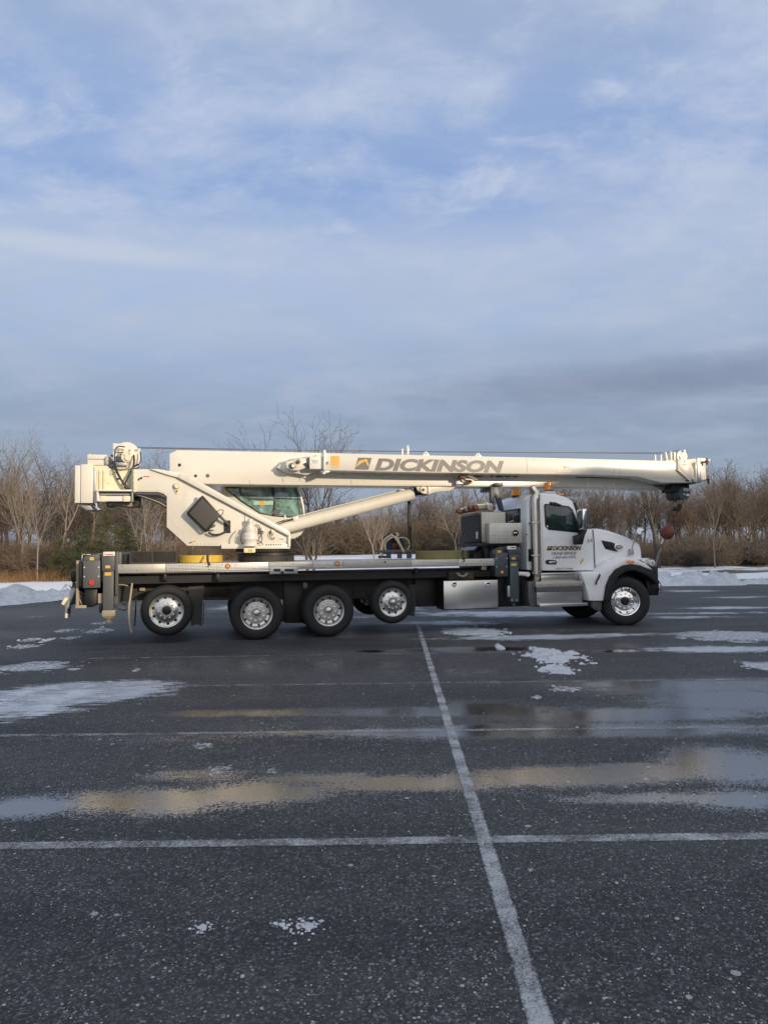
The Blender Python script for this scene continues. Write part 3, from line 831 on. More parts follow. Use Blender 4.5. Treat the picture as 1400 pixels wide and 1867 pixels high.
# ---- rear outrigger
og = empty('rear_outrigger'); og.parent = T
plate('outrigger_housing', [(150, 1018), (165, 1012), (182, 1008), (222, 1006), (222, 1030), (216, 1032), (216, 1100), (206, 1104), (206, 1060), (150, 1062)], .12, 2.35, DGREY, og, .01)
cp = rect('cover_panel', 152, 1022, 183, 1072, -.02, .12, DGREY, og, .006)
plate('panel_top', [(152, 1022), (156, 1014), (182, 1011), (182, 1022)], .0, .14, DGREY, og)
for px, py in ((154.5, 1034.5), (180.5, 1034.2), (154.5, 1051.4), (180.5, 1050.8)): disc('bolt', px, py, 1.2, -.028, .0, LABEL, cp, 8)
rect('warning_sticker', 164, 1016, 172, 1021.5, -.012, .02, LABELY, cp, 0)
lens = disc('lamp_surround', 167.3, 1062, 5, -.03, .0, DGREY, cp, 24)
disc('tail_lamp', 167.3, 1062, 4.3, -.05, -.02, RED, lens, 24, 0, 3.6)
rect('dark_recess', 144, 1026, 152, 1070, .05, 2.3, BLACK, og)
jl = rect('jack_leg', 188.3, 1036, 207.5, 1114, -.0, .2, DGREY, og, .008)
rect('jack_sleeve', 186.3, 1009, 209.5, 1041, -.03, .24, DGREY, og, .008)
rect('warning_sticker', 189, 1006, 210, 1013.3, -.05, -.02, LABEL, og, 0)
rect('sticker_print', 194, 1010.2, 207, 1011.8, -.052, -.04, INKR, og, 0)
rect('sticker_print', 190.5, 1008, 193, 1011, -.052, -.04, LABELY, og, 0)
rect('warning_sticker', 192.5, 1031, 201.5, 1036, -.04, -.02, LABELY, og, 0)
rect('warning_sticker', 191.5, 1043.5, 203.5, 1049.5, -.01, .02, LABELY, og, 0)
rect('jack_collar', 186.5, 1113, 210, 1124.5, -.02, .22, TAN, og, .01)
c = P(198, 1124, .1)
MB().lathe((c.x, .1, c.z), [(.12, 0), (.11, -.03), (.05, -.05), (.055, -.09), (.035, -.13), (0, -.135)], 'z', 16).build('jack_foot', TAN, og)
rect('guide_post', 210.5, 1006, 216, 1085, .02, .12, DGREY, og)
plate('side_box', [(221, 1012), (236, 1010), (236, 1029), (221, 1029)], .25, .8, BLACK, og)
tube('grab_handle', [(150, 1022, .2), (151, 1012, .2), (154, 1011, .2), (166, 1011, .2)], .7, LABEL, og, 6)
rect('rear_plate', 139, 1022, 144.5, 1104, .2, 2.4, TAN, T, .01)
plate('rear_tank', [(154, 1072), (178, 1072), (178, 1100), (172, 1106), (160, 1108), (154, 1100)], .15, 1.2, BLACK, T, .03)
rect('rear_crossmember', 138, 1104, 158, 1109, .15, 2.3, TAN, T)
rect('rear_block', 179, 1082, 188, 1100, .1, .6, TAN, T); rect('rear_block', 181, 1100, 188, 1117, .1, .5, BLACK, T)
hs = plate('hydraulic_fitting', [(143, 1080), (150, 1078), (158, 1090), (157, 1104), (146, 1104)], .3, .5, FRAME, T)
for k, pts in enumerate(([(146, 1080, .25), (154, 1084, .22), (158, 1095, .25), (154, 1103, .3)], [(144, 1090, .25), (148, 1098, .2), (150, 1104, .3)])): tube('hose', pts, 1, TAN if k else RUBL, hs, 6)
# folding arms at the very back
am = plate('rear_arm', [(131, 1068), (139, 1074), (125, 1110), (118, 1106)], .5, .6, GALV, T)
plate('arm_tip', [(119, 1089), (125, 1091), (117, 1104), (111.5, 1101)], .42, .5, CREAM, am, .01)
plate('rear_arm', [(133, 1060), (142, 1066), (140, 1100), (129, 1104), (127, 1127), (121, 1126), (124, 1100), (130, 1082)], .75, .85, SLATE, T)
plate('arm_tip', [(119.5, 1107), (123.5, 1106), (123.5, 1127), (119, 1127)], .7, .78, CREAM, T)
plate('rubber_boot', [(128, 1044), (134, 1040), (140, 1041), (138, 1062), (130, 1062)], .45, .75, BLACK, T, .03)
tube('arm_link', [(127, 1060, .4), (129, 1055, .4), (134, 1062, .4), (132, 1072, .4), (127, 1068, .4)], .9, BLACK, T, 6)
# mud flaps and stays
tube('mudflap_stay', [(241.5, 1063, .1), (238, 1090, .1), (235.5, 1110, .08), (236.5, 1135, .05), (240, 1153, .05)], 2.0, TAN, T, 8)
tube('mudflap_stay', [(248.5, 1090, .3), (247.8, 1112, .3), (246, 1141, .3)], 1.3, BLACK, T, 6)
tube('hose', [(209, 1103, .3), (217, 1110, .3), (228, 1112, .3), (236, 1106, .3), (228, 1100, .3)], 1.1, RUBL, T, 8)
tube('hose', [(209, 1098, .35), (222, 1099, .35), (232, 1108, .35)], 1.0, RUBL, T, 8)
tube('fitting_pipe', [(208, 1066, .2), (213, 1067, .2), (222, 1066, .2), (235, 1068, .2)], 1.2, TAN, T, 6)
tube('fitting_pipe', [(214, 1068, .2), (214.5, 1084, .2)], .8, GALV, T, 6)
plate('mud_flap', [(345, 1072), (371, 1070), (369, 1118), (368, 1141), (358, 1138), (349, 1142), (344, 1100)], .15, .17, BLACK, T, 0)
plate('mud_flap', [(344, 1070), (372, 1068), (372, 1074), (344, 1076)], .12, .2, FRAME, T, 0)
plate('mud_flap', [(746, 1066), (757.5, 1066), (758, 1102), (755, 1124), (745, 1122)], .12, .15, BLACK, T, 0)
plate('mud_flap_lower_rod', [(371, 1098), (373, 1098), (371.5, 1138), (369.5, 1138)], .1, .14, RUBL, T, 0)
plate('frame_gusset', [S(560, 500, 100, 960), S(640, 500, 100, 960), S(630, 640, 100, 960), S(520, 640, 100, 960)], .45, .6, BLACK, T, 0)
rect('spring_mount', 222, 1066, 240, 1094, .5, .72, BLACK, T)
rect('air_tank', 372, 1062, 425, 1092, .72, .9, FRAME, T, .02)

# ---- wheels
WM = {}


def wheel_mesh(kind):
    """all four meshes of one wheel style, unit tyre radius 1"""
    if kind in WM: return WM[kind]
    W = .28 if kind != 'front' else .40
    def bd(mb, n, m, a=40): o = mb.build(n, m, None, 0, a); COL.objects.unlink(o); return o
    d = {}
    ri = {'flat': .655, 'deep': .595, 'front': .575}[kind]
    tp = [(ri, .03), (ri + .02, .012), (ri + .08, .004), (.80, .0), (.90, .012), (.955, .035), (.985, .06), (1.0, .09)]
    k = 5
    zz = np.linspace(.09, W - .09, k * 4 + 1)
    for i, z_ in enumerate(zz[1:-1]):
        g = i % 4
        tp += [(1.0 if g in (0, 1) else .978, z_)]
    tp += [(1.0, W - .09), (.985, W - .06), (.93, W - .01), (.80, W), (ri, W - .03), (ri - .02, W - .05), (ri - .02, .05), (ri, .03)]
    d['tyre'] = bd(MB().lathe((0, 0, 0), tp, 'w', 72, cap=False), 'tyre', RUBBER, 50)
    if kind == 'flat':     # polished disc, outer face nearly flush
        rp = [(ri + .005, .02), (ri, .012), (ri - .03, .016), (ri - .045, .035), (ri - .10, .045), (.44, .05), (.40, .04), (.36, .035), (.345, .03), (.2, .03), (.19, .05), (0, .05)]
        hr, hz, hs_, nr, nz = .515, .045, .058, .31, .03
    elif kind == 'deep':   # deep dish of an outer dual
        rp = [(ri + .005, .02), (ri, .012), (ri - .035, .016), (ri - .05, .04), (ri - .075, .07), (ri - .085, .10), (.49, .125), (.41, .14), (.375, .135), (.36, .115), (.22, .112), (0, .112)]
        hr, hz, hs_, nr, nz = .455, .131, .045, .29, .112
    else:                  # chrome steer wheel
        rp = [(ri + .005, .02), (ri, .012), (ri - .03, .016), (ri - .05, .05), (ri - .065, .10), (.46, .115), (.40, .10), (.37, .07), (.20, .062), (0, .062)]
        hr, hz, hs_, nr, nz = .48, .11, .036, .30, .064
    d['rim'] = bd(MB().lathe((0, 0, 0), rp, 'w', 64, cap=False), 'rim', CHROME if kind == 'front' else ALU, 30)
    d['hole'] = bd(MB().lathe((0, 0, 0), [(0, -.004), (hs_, -.004), (hs_, .012)], 'w', 14), 'hand_hole', BLACK)
    d['nut'] = bd(MB().lathe((0, 0, 0), [(0, -.045), (.022, -.042), (.030, -.03), (.032, .0), (.038, .002), (.038, .01)], 'w', 10), 'lug_nut', CHROME)
    if kind == 'flat4' or kind == 'deep': cp_ = [(0, -.075), (.06, -.072), (.13, -.055), (.175, -.02), (.195, .03), (.2, .06)]
    else: cp_ = [(0, -.03), (.06, -.03), (.07, -.045), (.13, -.045), (.165, -.02), (.175, .03)]
    d['cap'] = bd(MB().lathe((0, 0, 0), cp_, 'w', 36), 'hub_cap', ALU if kind == 'deep' else BLACK)
    d['geo'] = (hr, hz, nr, nz)
    WM[kind] = d
    return d


def wheel(kind, px, py, rpx, w_, cap=None, far=False, steer=0.0, spin=0.0, pos=None, plain=False, narrow=1.0):
    d = wheel_mesh(kind)
    c = P(px, py, w_) if pos is None else pos
    r_ = RP(rpx, px, py, w_) if pos is None else rpx
    root = bpy.data.objects.new('wheel', d['rim'].data); link(root, T)
    root.location = (c.x, c.y, c.z); root.scale = (r_, (1 if r_ > .45 else .9) * narrow, r_); root.rotation_euler = (0, 0, steer + (math.pi if far else 0))
    share(d['tyre'], 'tyre', (0, 0, 0), root)
    if plain: return root
    hr, hz, nr, nz = d['geo']
    q = bpy.data.objects.new('hub_cap', d['cap'].data); q.location = (0, nz, 0); link(q, root)
    if cap is not None:
        q.data = cap.data
    for i in range(10):
        a = 2 * math.pi * (i + .5) / 10 + spin
        share(d['hole'], 'hand_hole', (math.cos(a) * hr, hz - .002, math.sin(a) * hr), root)
        a = 2 * math.pi * i / 10 + spin
        share(d['nut'], 'lug_nut', (math.cos(a) * nr, nz - .0, math.sin(a) * nr), root)
    return root


wd = wheel_mesh('deep'); capS = wd['cap']
wheel('flat', 304, 1113.5, 46.3, .0, spin=.1)
wheel('deep', 468.3, 1118.5, 48.7, .0, spin=.2)
wheel('deep', 600, 1113.5, 47, .0, spin=.45)
wheel('flat', 716.3, 1098, 39.3, .02, cap=capS, spin=.3)
for px, py, rp_ in ((468.3, 1118.5, 48.7), (600, 1113.5, 47)):
    c = P(px, py, 0); r_ = RP(rp_, px, py, 0)
    wheel('deep', 0, 0, r_, 0, pos=Vector((c.x, .34, c.z)), plain=True)
    wheel('deep', 0, 0, r_, 0, pos=Vector((c.x, 2.5, c.z)), far=True)
    wheel('deep', 0, 0, r_, 0, pos=Vector((c.x, 2.16, c.z)), far=True, plain=True)
for px, py, rp_ in ((304, 1113.5, 46.3), (716.3, 1098, 39.3)):
    c = P(px, py, 0); r_ = RP(rp_, px, py, 0); wheel('flat', 0, 0, r_, 0, pos=Vector((c.x, 2.5, c.z)), far=True)
cF = P(1140, 1096, .02); rF = RP(45.3, 1140, 1096, .02); cF.z = rF - .012
wheel('front', 0, 0, rF, 0, pos=cF, steer=R(-17), spin=.2)
wheel('front', 0, 0, rF, 0, pos=Vector((cF.x + .12, 2.42, cF.z)), far=True, steer=R(-19))

# ---- stainless toolbox under the deck
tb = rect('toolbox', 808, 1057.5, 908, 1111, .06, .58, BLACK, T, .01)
rect('toolbox_door', 809, 1058.5, 907.5, 1109.5, .03, .06, STEEL, tb, .006)
for px in (828, 889):
    plate('latch', [(px - 4.5, 1061), (px + 4.5, 1061), (px + 4, 1068), (px, 1071), (px - 4, 1068)], .012, .04, CHROME, tb)
    plate('latch_recess', [(px - 3, 1062), (px + 3, 1062), (px + 2.6, 1066), (px - 2.6, 1066)], .008, .03, BLACK, tb, 0)
    tube('latch_handle', [(px - 2, 1065, .0), (px, 1067.5, -.01), (px + 2, 1065, .0)], .7, CHROME, tb, 6)
rect('battery_tray', 818, 1042, 864, 1057, .15, .5, FRAME, T)
for dx in (0, 3): tube('coiled_hose', [(832 + dx, 1044, .1), (838, 1050 - dx * .5, .08), (846, 1051 - dx * .5, .08), (853 - dx, 1045, .1)], 1.0, TAN, T, 6)
rect('small_bracket', 878, 1031, 887, 1039, .1, .2, GALV, T)

# ---- front outrigger
fo = empty('front_outrigger'); fo.parent = T
plate('outrigger_housing', [(897, 1004), (905, 999), (912, 996), (944, 996), (944, 1042), (897, 1042)], .15, 2.4, SLATE, fo, .01)
cp = rect('cover_panel', 903, 1008, 925.5, 1051, -.03, .15, SLATE, fo)
for px, py in ((904.8, 1018), (923.8, 1018), (904.8, 1033), (923.8, 1033)): disc('bolt', px, py, 1, -.036, .0, LABEL, cp, 8)
rect('warning_sticker', 907, 1003.5, 914, 1008, -.04, -.0, LABELY, cp, 0)
b = disc('lamp_surround', 915, 1043, 3.6, -.04, 0, BLACK, cp); disc('marker_lamp', 915, 1043, 2.8, -.06, -.02, AMBER, b, 18, 0, 2.2)
rect('jack_leg', 930, 1022, 945.5, 1098, -.02, .2, SLATE, fo, .008); rect('jack_sleeve', 928.5, 1012, 946.5, 1022, -.04, .22, SLATE, fo, .008)
rect('jack_sleeve', 926, 1000, 948, 1013, -.02, .24, SLATE, fo, .008)
rect('warning_sticker', 925, 995.5, 940.5, 1001.5, -.045, -.0, LABEL, fo, 0); rect('sticker_print', 931, 997.5, 939, 999, -.047, -.03, INK, fo, 0)
rect('warning_sticker', 932.5, 1016, 939.5, 1020, -.05, -.02, LABELY, fo, 0); rect('warning_sticker', 931.5, 1027, 941, 1032, -.03, -.0, LABELY, fo, 0)
c = P(936, 1098, .08); MB().lathe((c.x, .08, c.z), [(.08, 0), (.04, -.02), (.045, -.07), (0, -.09)], 'z', 14).build('jack_foot', SLATE, fo)
rect('guide_strip', 925.5, 1068, 930, 1088, .0, .08, GALV, fo)
for px, py in ((933, 1094), (941.5, 1094)): disc('bolt', px, py, 1, -.028, 0, LABEL, fo, 8)
tp_ = tube('white_pipe', [(944, 1046, .1), (962, 1047, .1)], 4.0, LABEL, T, 18, sub=False); disc('pipe_cap', 962, 1047, 4.3, .05, .16, LABEL, T, 20)

# ---- cooler unit and diamond box behind the cab
cu_ = rect('engine_cooler', 877, 933, 925, 990, .28, 1.62, EDGEP, T, .05)
a = P(877, 935, .28); zb = P(877, 990, .28).z
mb = MB().box((a.x - .03, .30, zb), (a.x + .02, 1.6, P(877, 937, .28).z)); mb.build('grille', BLACK, cu_, .02)
for i in range(16): 
    z = zb + .06 + i * .04; MB().box((a.x - .045, .36, z), (a.x - .02, 1.54, z + .012)).build('grille_slat', DGREY, cu_)
plate('cooler_rim', [(922, 934), (925.5, 937), (925.5, 954), (922.5, 954)], .26, .4, BLACK, cu_, .01)
MB().box((a.x - .05, .4, zb + .1), (a.x - .04, .5, zb + .25)).build('sticker', LABEL, cu_)
rect('cooler_base', 870, 990, 948, 996, .2, 1.6, BLACK, T)
for px in (884, 895, 912, 938): rect('cooler_leg', px, 995, px + 7, 1019, .3, .5, BLACK, T)
db = rect('diamond_box', 892, 953.5, 951.7, 990.5, .02, .27, DIAM, T, .008)
b = disc('latch', 940, 972, 5.6, .005, .04, BLACK, db, 22); rect('latch_grip', 936.5, 970.5, 943, 973, -.01, .02, CHROME, db, .002)
plate('ramp_plate', [(862, 1017), (875, 1003), (897, 1003), (897, 1017)], .5, 1.6, BLACK, T, 0)

# ---- boom rest
plate('boom_rest', [(894, 885), (908, 885), (913, 905), (919, 931), (911.5, 931), (905, 909), (902.5, 903), (899, 926), (894, 926)], .88, .98, SLATE, T, .01)
plate('boom_rest', [(902, 880.5), (917, 880.5), (917, 886), (902, 886)], .80, .98, SLATE, T, .01)
rect('boom_rest', 895, 888, 906, 894, 1.0, 1.75, SLATE, T, .01)
rect('boom_rest_post', 744.5, 905, 750, 1016, 2.0, 2.1, FRAME, T)

# ================= CAB
cab = plate('cab_body', [(960, 1040), (960, 918), (966, 905), (985, 898), (1012, 899.5), (1036, 907), (1047, 916), (1066, 968), (1080, 965), (1084, 1041)], .2, 2.25, WHITE2, T, .05)
dw = .185
door = plate('door', [(989, 917), (1034, 914), (1045, 925), (1062, 970), (1067.5, 994), (1068, 1021), (1055, 1040), (989, 1040)], dw, .24, WHITE2, T, .008)
plate('window_gasket', [(991.3, 921), (994, 918.3), (1036, 922.5), (1043, 928), (1055.5, 960), (1056, 971.5), (1000, 966), (993.5, 960)], dw - .010, dw + .02, BLACK, door, .004)
plate('window', [(993.8, 923), (996, 921), (1034.5, 925), (1040.5, 930), (1052.3, 960), (1052.8, 968.3), (1001, 963.5), (996, 958.5)], dw - .014, dw + .01, DGLASS, door, .002)
plate('wind_deflector', [(1002, 915), (1012, 915.5), (1024, 920.5), (1020, 922.5), (1003, 919)], dw - .04, dw, FRAME, door, .004)
plate('steering_wheel_glimpse', [(1046, 951), (1049, 952), (1047, 962), (1044, 960)], dw - .016, dw - .012, BLACK, door, 0)
disc('window_sticker', 997.5, 959.5, 1.8, dw - .017, dw, LABEL, door, 12)
rect('crease', 994, 981, 1008, 982, dw - .004, dw + .01, LABEL, door, 0); rect('crease', 1022, 981, 1038, 982, dw - .004, dw + .01, LABEL, door, 0)
rect('belt_moulding', 1005, 1017.3, 1052, 1018, dw - .003, dw + .01, GALV, door, 0)
plate('door_handle', [(994, 1022.5), (998, 1020.5), (1013, 1021.5), (1015.3, 1025), (1013, 1029.5), (997, 1029), (994, 1026.5)], dw - .006, dw + .03, BLACK, door, .003)
rect('handle_grip', 1001, 1024, 1013, 1027, dw - .03, dw - .005, CHROME, door, .005)
plate('orange_mark', [(1056.5, 1027), (1060, 1018.5), (1065, 1018), (1062.5, 1021), (1063, 1023), (1058.5, 1028)], dw - .004, dw + .01, GOLD, door, 0)
# door lettering
lg = plate('logo', [(998.5, 996.3), (1007.5, 995.5), (1005, 1003.5), (996, 1003.7)], dw - .004, dw + .01, INK, door, 0)
plate('logo_peak', [(998, 1001.5), (1000.5, 998.5), (1004.5, 997), (1005, 999.5), (1003.2, 998.6), (1001, 999.8)], dw - .006, dw, GOLD, lg, 0)
text('lettering', 'DICKINSON', 1007.5, 996.4, 1059.5, 1004.0, dw - .0035, GOLD, door, .28, .02, base2=(995.8, 1003.5))
text('lettering', 'DICKINSON', 1007, 995.7, 1059, 1003.3, dw - .009, INK, door, .28, .02, base2=(995.1, 1002.8))
text('lettering', 'CRANE SERVICE', 1005, 1006.6, 1050.5, 1011.6, dw - .004, INK, door, .25, .01, base2=(1006.2, 1011))
text('lettering', '1-800-662-5995', 1008.5, 1013.6, 1048.5, 1018, dw - .004, GREYINK, door, 0, 0, base2=(1013.2, 1017))
text('lettering', 'USDOT 419464', 1012, 1035, 1044, 1038.6, dw - .004, GREYINK, door, 0, 0)
text('lettering', '319', 1070.2, 983, 1079, 989.3, .196, INK, T, 0, 0)
# rear window and corner
c = P(960, 938, .2); zt = P(960, 925, .2).z; zb = P(960, 953, .2).z
rwn = MB().box((c.x - .012, .55, zb), (c.x + .02, 1.7, zt)).build('rear_window_gasket', BLACK, T, .004)
MB().box((c.x - .016, .60, zb + .04), (c.x + .02, 1.65, zt - .04)).build('rear_window', DGLASS, rwn, .002)
rect('corner_vent', 963, 1001, 968.5, 1024, .19, .25, BLACK, T, .01)
disc('corner_bolt', 961, 974.5, 1, .19, .22, BLACK, T, 8)
# roof: beacons, visor, marker lights
for px, py, w_, s in ((1000, 893.5, .9, 1.0), (940, 903.5, 1.9, .95)):
    c = P(px, py, w_); r_ = RP(7.6 * s, px, py, w_); h = RP(14 * s, px, py, w_)
    bs_ = MB().lathe((c.x, c.y, c.z), [(r_ * .95, -.05), (r_, -.03), (r_ * .98, 0), (r_ * .7, .0)], 'z', 24).build('beacon_base', BLACK, T)
    MB().lathe((c.x, c.y, c.z), [(r_ * .95, 0), (r_ * .93, h * .5), (r_ * .86, h * .92), (r_ * .6, h), (0, h)], 'z', 24).build('beacon_lens', AMBER, bs_)
    MB().lathe((c.x, c.y, c.z), [(r_ * 1.02, h * .42), (r_ * 1.02, h * .5)], 'z', 24).build('beacon_band', AMBER, bs_)
plate('beacon_bracket', [(994, 895), (1012, 895), (1013, 901), (1009, 903), (997, 903), (993, 901)], .7, 1.1, LABEL, T, .01)
plate('sun_visor', [(1033, 904.5), (1046, 907), (1054, 911.5), (1052, 914), (1040, 911)], .3, 2.15, GALV, T, .01)
plate('marker_lamp', [(1018, 899.5), (1026, 899.5), (1028, 902), (1017, 902)], .5, .6, AMBER, T, .005)
plate('a_pillar_trim', [(1044, 916), (1049, 916), (1067, 966), (1062, 968)], .195, .3, BLACK, T, .004)
# exhaust stack with a curved tip
st_ = [P(977.5, 1046, .12), P(977.5, 1000, .12), P(977.5, 930, .12), P(977.8, 915, .12), P(976, 902, .12), P(971.5, 893, .12), P(968.5, 887, .12)]
st_ = [Vector((st_[0].x if i < 4 else q.x, .12, q.z)) for i, q in enumerate(st_)]
r0 = RP(9.3, 977, 980, .12)
ex_ = MB().tube(st_[:3], r0, 26).build('exhaust_stack', STACK, T)
MB().tube(smooth_path(st_[2:], 6), [r0 * .98] * 10 + [r0 * (.93 - .02 * i) for i in range(15)], 24, caps=False).build('exhaust_tip', STACK, ex_)
pp = [P(977, 1040, .12), P(977, 1050, .14), P(975, 1058, .2), P(971, 1066, .3)]
MB().tube(smooth_path(pp, 4), r0 * .8, 18).build('exhaust_elbow', STACK, ex_)
rect('stack_clamp', 969, 952, 986.5, 954, -.0, .24, STACK, ex_, .003); rect('stack_clamp', 969, 1012, 986.5, 1014, -.0, .24, STACK, ex_, .003)
rect('stack_shield', 969.5, 908, 973, 1040, .2, .26, GALV, ex_, .005)
# hood
hood = plate('hood', [(1081, 964.5, .32), (1090, 963.5, .32), (1110, 967.5, .34), (1138, 977, .40), (1160, 987, .48), (1167, 993, .56), (1169.5, 1006, .58), (1171, 1031, .55), (1150, 1034, .42), (1112, 1046, .3), (1092, 1062, .25), (1085, 1052, .25)], 0, 0, WHITE2, T, .06, mirror=2.45)
plate('hood_vent', [(1096, 985), (1113, 988), (1121, 991), (1119, 998), (1122, 1002), (1127, 1005.5), (1104, 1001), (1100, 995)], .305, .42, BLACK, hood, .004)
e_ = disc('emblem_ring', 1128, 997.3, 7.5, .28, .42, LABEL, hood, 30); e_.scale = (1, 1, 1)
def oval(name, px, py, rx, ry, w0, w1, m, par):
    return plate(name, [(px + rx * math.cos(k * math.pi / 12), py + ry * math.sin(k * math.pi / 12)) for k in range(24)], w0, w1, m, par, .002)
bpy.data.objects.remove(e_)
oval('emblem_ring', 1128, 997.3, 8.5, 4.8, .325, .42, WHITE2, hood); oval('emblem', 1128.3, 997.3, 6.3, 3.5, .315, .34, RUST, hood)
oval('emblem_script', 1128.3, 997.3, 4.6, 1.0, .31, .33, LABEL, hood)
tube('cowl_seam', [(1080, 966, .24), (1083, 990, .24), (1084, 1030, .23), (1086, 1052, .2)], .7, BLACK, T, 6, sub=False)
tube('hood_latch', [(1093, 1047, -.04), (1091, 1053, -.05), (1087, 1060, -.05), (1086, 1066, -.05)], 1.6, BLACK, T, 8)
# front fender
fen = plate('front_fender', [(1058, 1043), (1085, 1042), (1088, 1046), (1096, 1032), (1108, 1022), (1122, 1016.5), (1143, 1016), (1162, 1021), (1178, 1028), (1190, 1039), (1178, 1036), (1165, 1031), (1150, 1028.5), (1136, 1031), (1122, 1038.5), (1112, 1051), (1105, 1068), (1101, 1095.5), (1074, 1095.5), (1070, 1078), (1064, 1058)], -.02, .6, WHITE2, T, .02)
plate('wheel_arch', [(1101, 1095.5), (1105, 1068), (1112, 1051), (1122, 1038.5), (1136, 1031), (1150, 1028.5), (1168, 1031), (1184, 1039), (1196, 1050), (1203.5, 1063), (1198, 1066), (1188, 1055), (1174, 1046), (1156, 1040), (1141, 1042), (1129, 1049), (1121, 1061), (1116.5, 1078), (1113, 1095)], -.07, .62, RUBBER, T, .015)
c = P(1150, 1070, .7)
MB().box((c.x - .75, .95, .35), (c.x + .45, 1.6, 1.45)).build('engine_block', BLACK, T)
MB().box((P(1108, 1060, .6).x, .56, .62), (P(1198, 1060, .6).x, .62, 1.3)).build('inner_fender', BLACK, T, .02)
plate('arch_mud_flap', [(1079, 1096), (1097, 1096), (1096, 1112), (1086, 1113), (1079, 1108)], .05, .12, DGREY, T, .01)
plate('bumper', [(1178, 1058), (1200, 1058), (1205, 1064), (1205, 1080), (1186, 1085), (1180, 1076)], .15, 2.3, BLACK, T, .02)
plate('bumper_cap', [(1200.5, 1064), (1205.5, 1065), (1205.5, 1081), (1201, 1081)], .06, .3, CHROME, T, .008)
plate('front_box', [(1172, 1040), (1190, 1046), (1196, 1060), (1174, 1062)], .3, 2.1, BLACK, T, .02)
hl = plate('headlight', [(1168, 1020, .2), (1180, 1017.5, .14), (1190, 1019, .2), (1195, 1026, .3), (1193, 1033, .3), (1188, 1033, .2), (1178, 1027, .12)], .2, .7, CHROME, T, .02)
oval('headlight_lens', 1189.5, 1026, 4.0, 5.5, .10, .3, LABEL, hl); oval('headlight_bulb', 1189.5, 1026.5, 2, 3, .085, .12, TAN, hl)
plate('side_marker', [(1143, 1022.5), (1146, 1021), (1155, 1022), (1157, 1024.5), (1154, 1026), (1144, 1026)], -.05, 0, AMBER, T, .004)
# steps
sp = rect('step_box', 978, 1060.5, 1061, 1103, .0, .6, STEEL, T, .01)
rect('step_top', 986, 1046, 1052, 1060, .1, .6, STEEL, T, .008); rect('step_lip', 985, 1044.5, 1050, 1048.5, .07, .2, STEEL, T, .004)
rect('step_tread', 976.5, 1060, 1062, 1069.5, -.03, .2, EDGEP, T, .005)
for k in range(5): disc('tread_screw', 984 + k * 18.5, 1066.5, .9, -.036, 0, BLACK, sp, 8)
rect('dark_band', 977.8, 1070, 1061.2, 1079, -.012, .1, DGREY, sp, .002)
rect('step_lip', 984, 1100.5, 1071, 1106, -.05, .3, STEEL, T, .005)
for px in (981.5, 1059): disc('step_bolt', px, 1091, 1.2, -.01, .02, BLACK, sp, 8)
disc('step_bolt', 1049, 1054, 1, .09, .12, BLACK, sp, 8)
plate('step_fairing', [(962, 1060), (978, 1060), (979, 1085), (984, 1107), (966, 1106), (963, 1092)], .1, .65, DGREY, T, .02)
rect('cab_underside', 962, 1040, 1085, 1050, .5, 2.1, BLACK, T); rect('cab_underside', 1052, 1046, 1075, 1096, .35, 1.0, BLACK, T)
# mirrors
mr_ = plate('side_mirror', [(1061.5, 930), (1063, 927.3), (1069, 927.5), (1070, 932), (1070, 963), (1067, 967), (1062, 965)], -.18, .1, CHROME, T, .02)
plate('mirror_back', [(1068, 929), (1071.5, 932), (1071.5, 962), (1068, 966)], -.16, .12, SLATE, mr_, .01)
plate('mirror_arm', [(1059, 966), (1071, 965), (1068, 972), (1066, 976), (1062, 993), (1050, 993), (1048.5, 977), (1059, 974)], -.05, .1, BLACK, T, .01)
tube('hood_mirror_stalk', [(1151.5, 1004, .32), (1152.5, 996, .2), (1158, 980, .1), (1160.5, 972, .08)], 1.1, GALV, T, 8)
plate('stalk_base', [(1150, 1001), (1155, 1001), (1155.5, 1010), (1152, 1013), (1149.5, 1010)], .26, .4, GALV, T, .01)
c = P(1166.5, 968, .08); r_ = RP(7, 1166, 968, .08)
hm = MB().lathe((0, 0, 0), [(0, .02), (r_ * .9, .0), (r_, .015), (r_ * .85, .07), (0, .1)], 'w', 26).build('hood_mirror', GALV, T); hm.location = c; hm.rotation_euler = (0, 0, R(-38))
hg = MB().lathe((0, 0, 0), [(0, .01), (r_ * .84, -.006)], 'w', 26).build('mirror_glass', CHROME, hm)
tube('hood_mirror_stalk', [(1168, 972, .05), (1172, 968, 0), (1177, 968, 0)], .7, BLACK, T, 6)

# ================= SUPERSTRUCTURE
c = P(487, 1012, .72)          # slewing ring stands on the deck centre line
cc = Vector((P(486, 1012, 1.25).x, 1.25, ztop))
zr = lambda py: P(487, py, .75).z
MB().lathe((cc.x, cc.y, 0), [(.60, ztop - .1), (.60, zr(1013))], 'z', 48).build('pedestal', FRAME, T)
ring = MB().lathe((cc.x, cc.y, 0), [(.56, zr(1013)), (.63, zr(1012.9)), (.63, zr(1008)), (.50, zr(1008)), (.50, zr(1006)), (.64, zr(1006)), (.64, zr(997)), (.3, zr(997))], 'z', 48).build('slewing_ring', BLACK, T)
z0, z1 = zr(1005.6), zr(999)
tooth = None
for k in range(64):
    a = math.pi + math.pi * (k / 64) * 1.0
    p_ = Vector((cc.x + .645 * math.cos(a), cc.y + .645 * math.sin(a), 0))
    if tooth is None: tooth = MB().box((-.008, -.012, z0), (.008, .012, z1)).build('gear_tooth', FRAME, ring); tooth.location = p_; tooth.rotation_euler = (0, 0, a + math.pi / 2)
    else: share(tooth, 'gear_tooth', p_, ring, (0, 0, a + math.pi / 2))
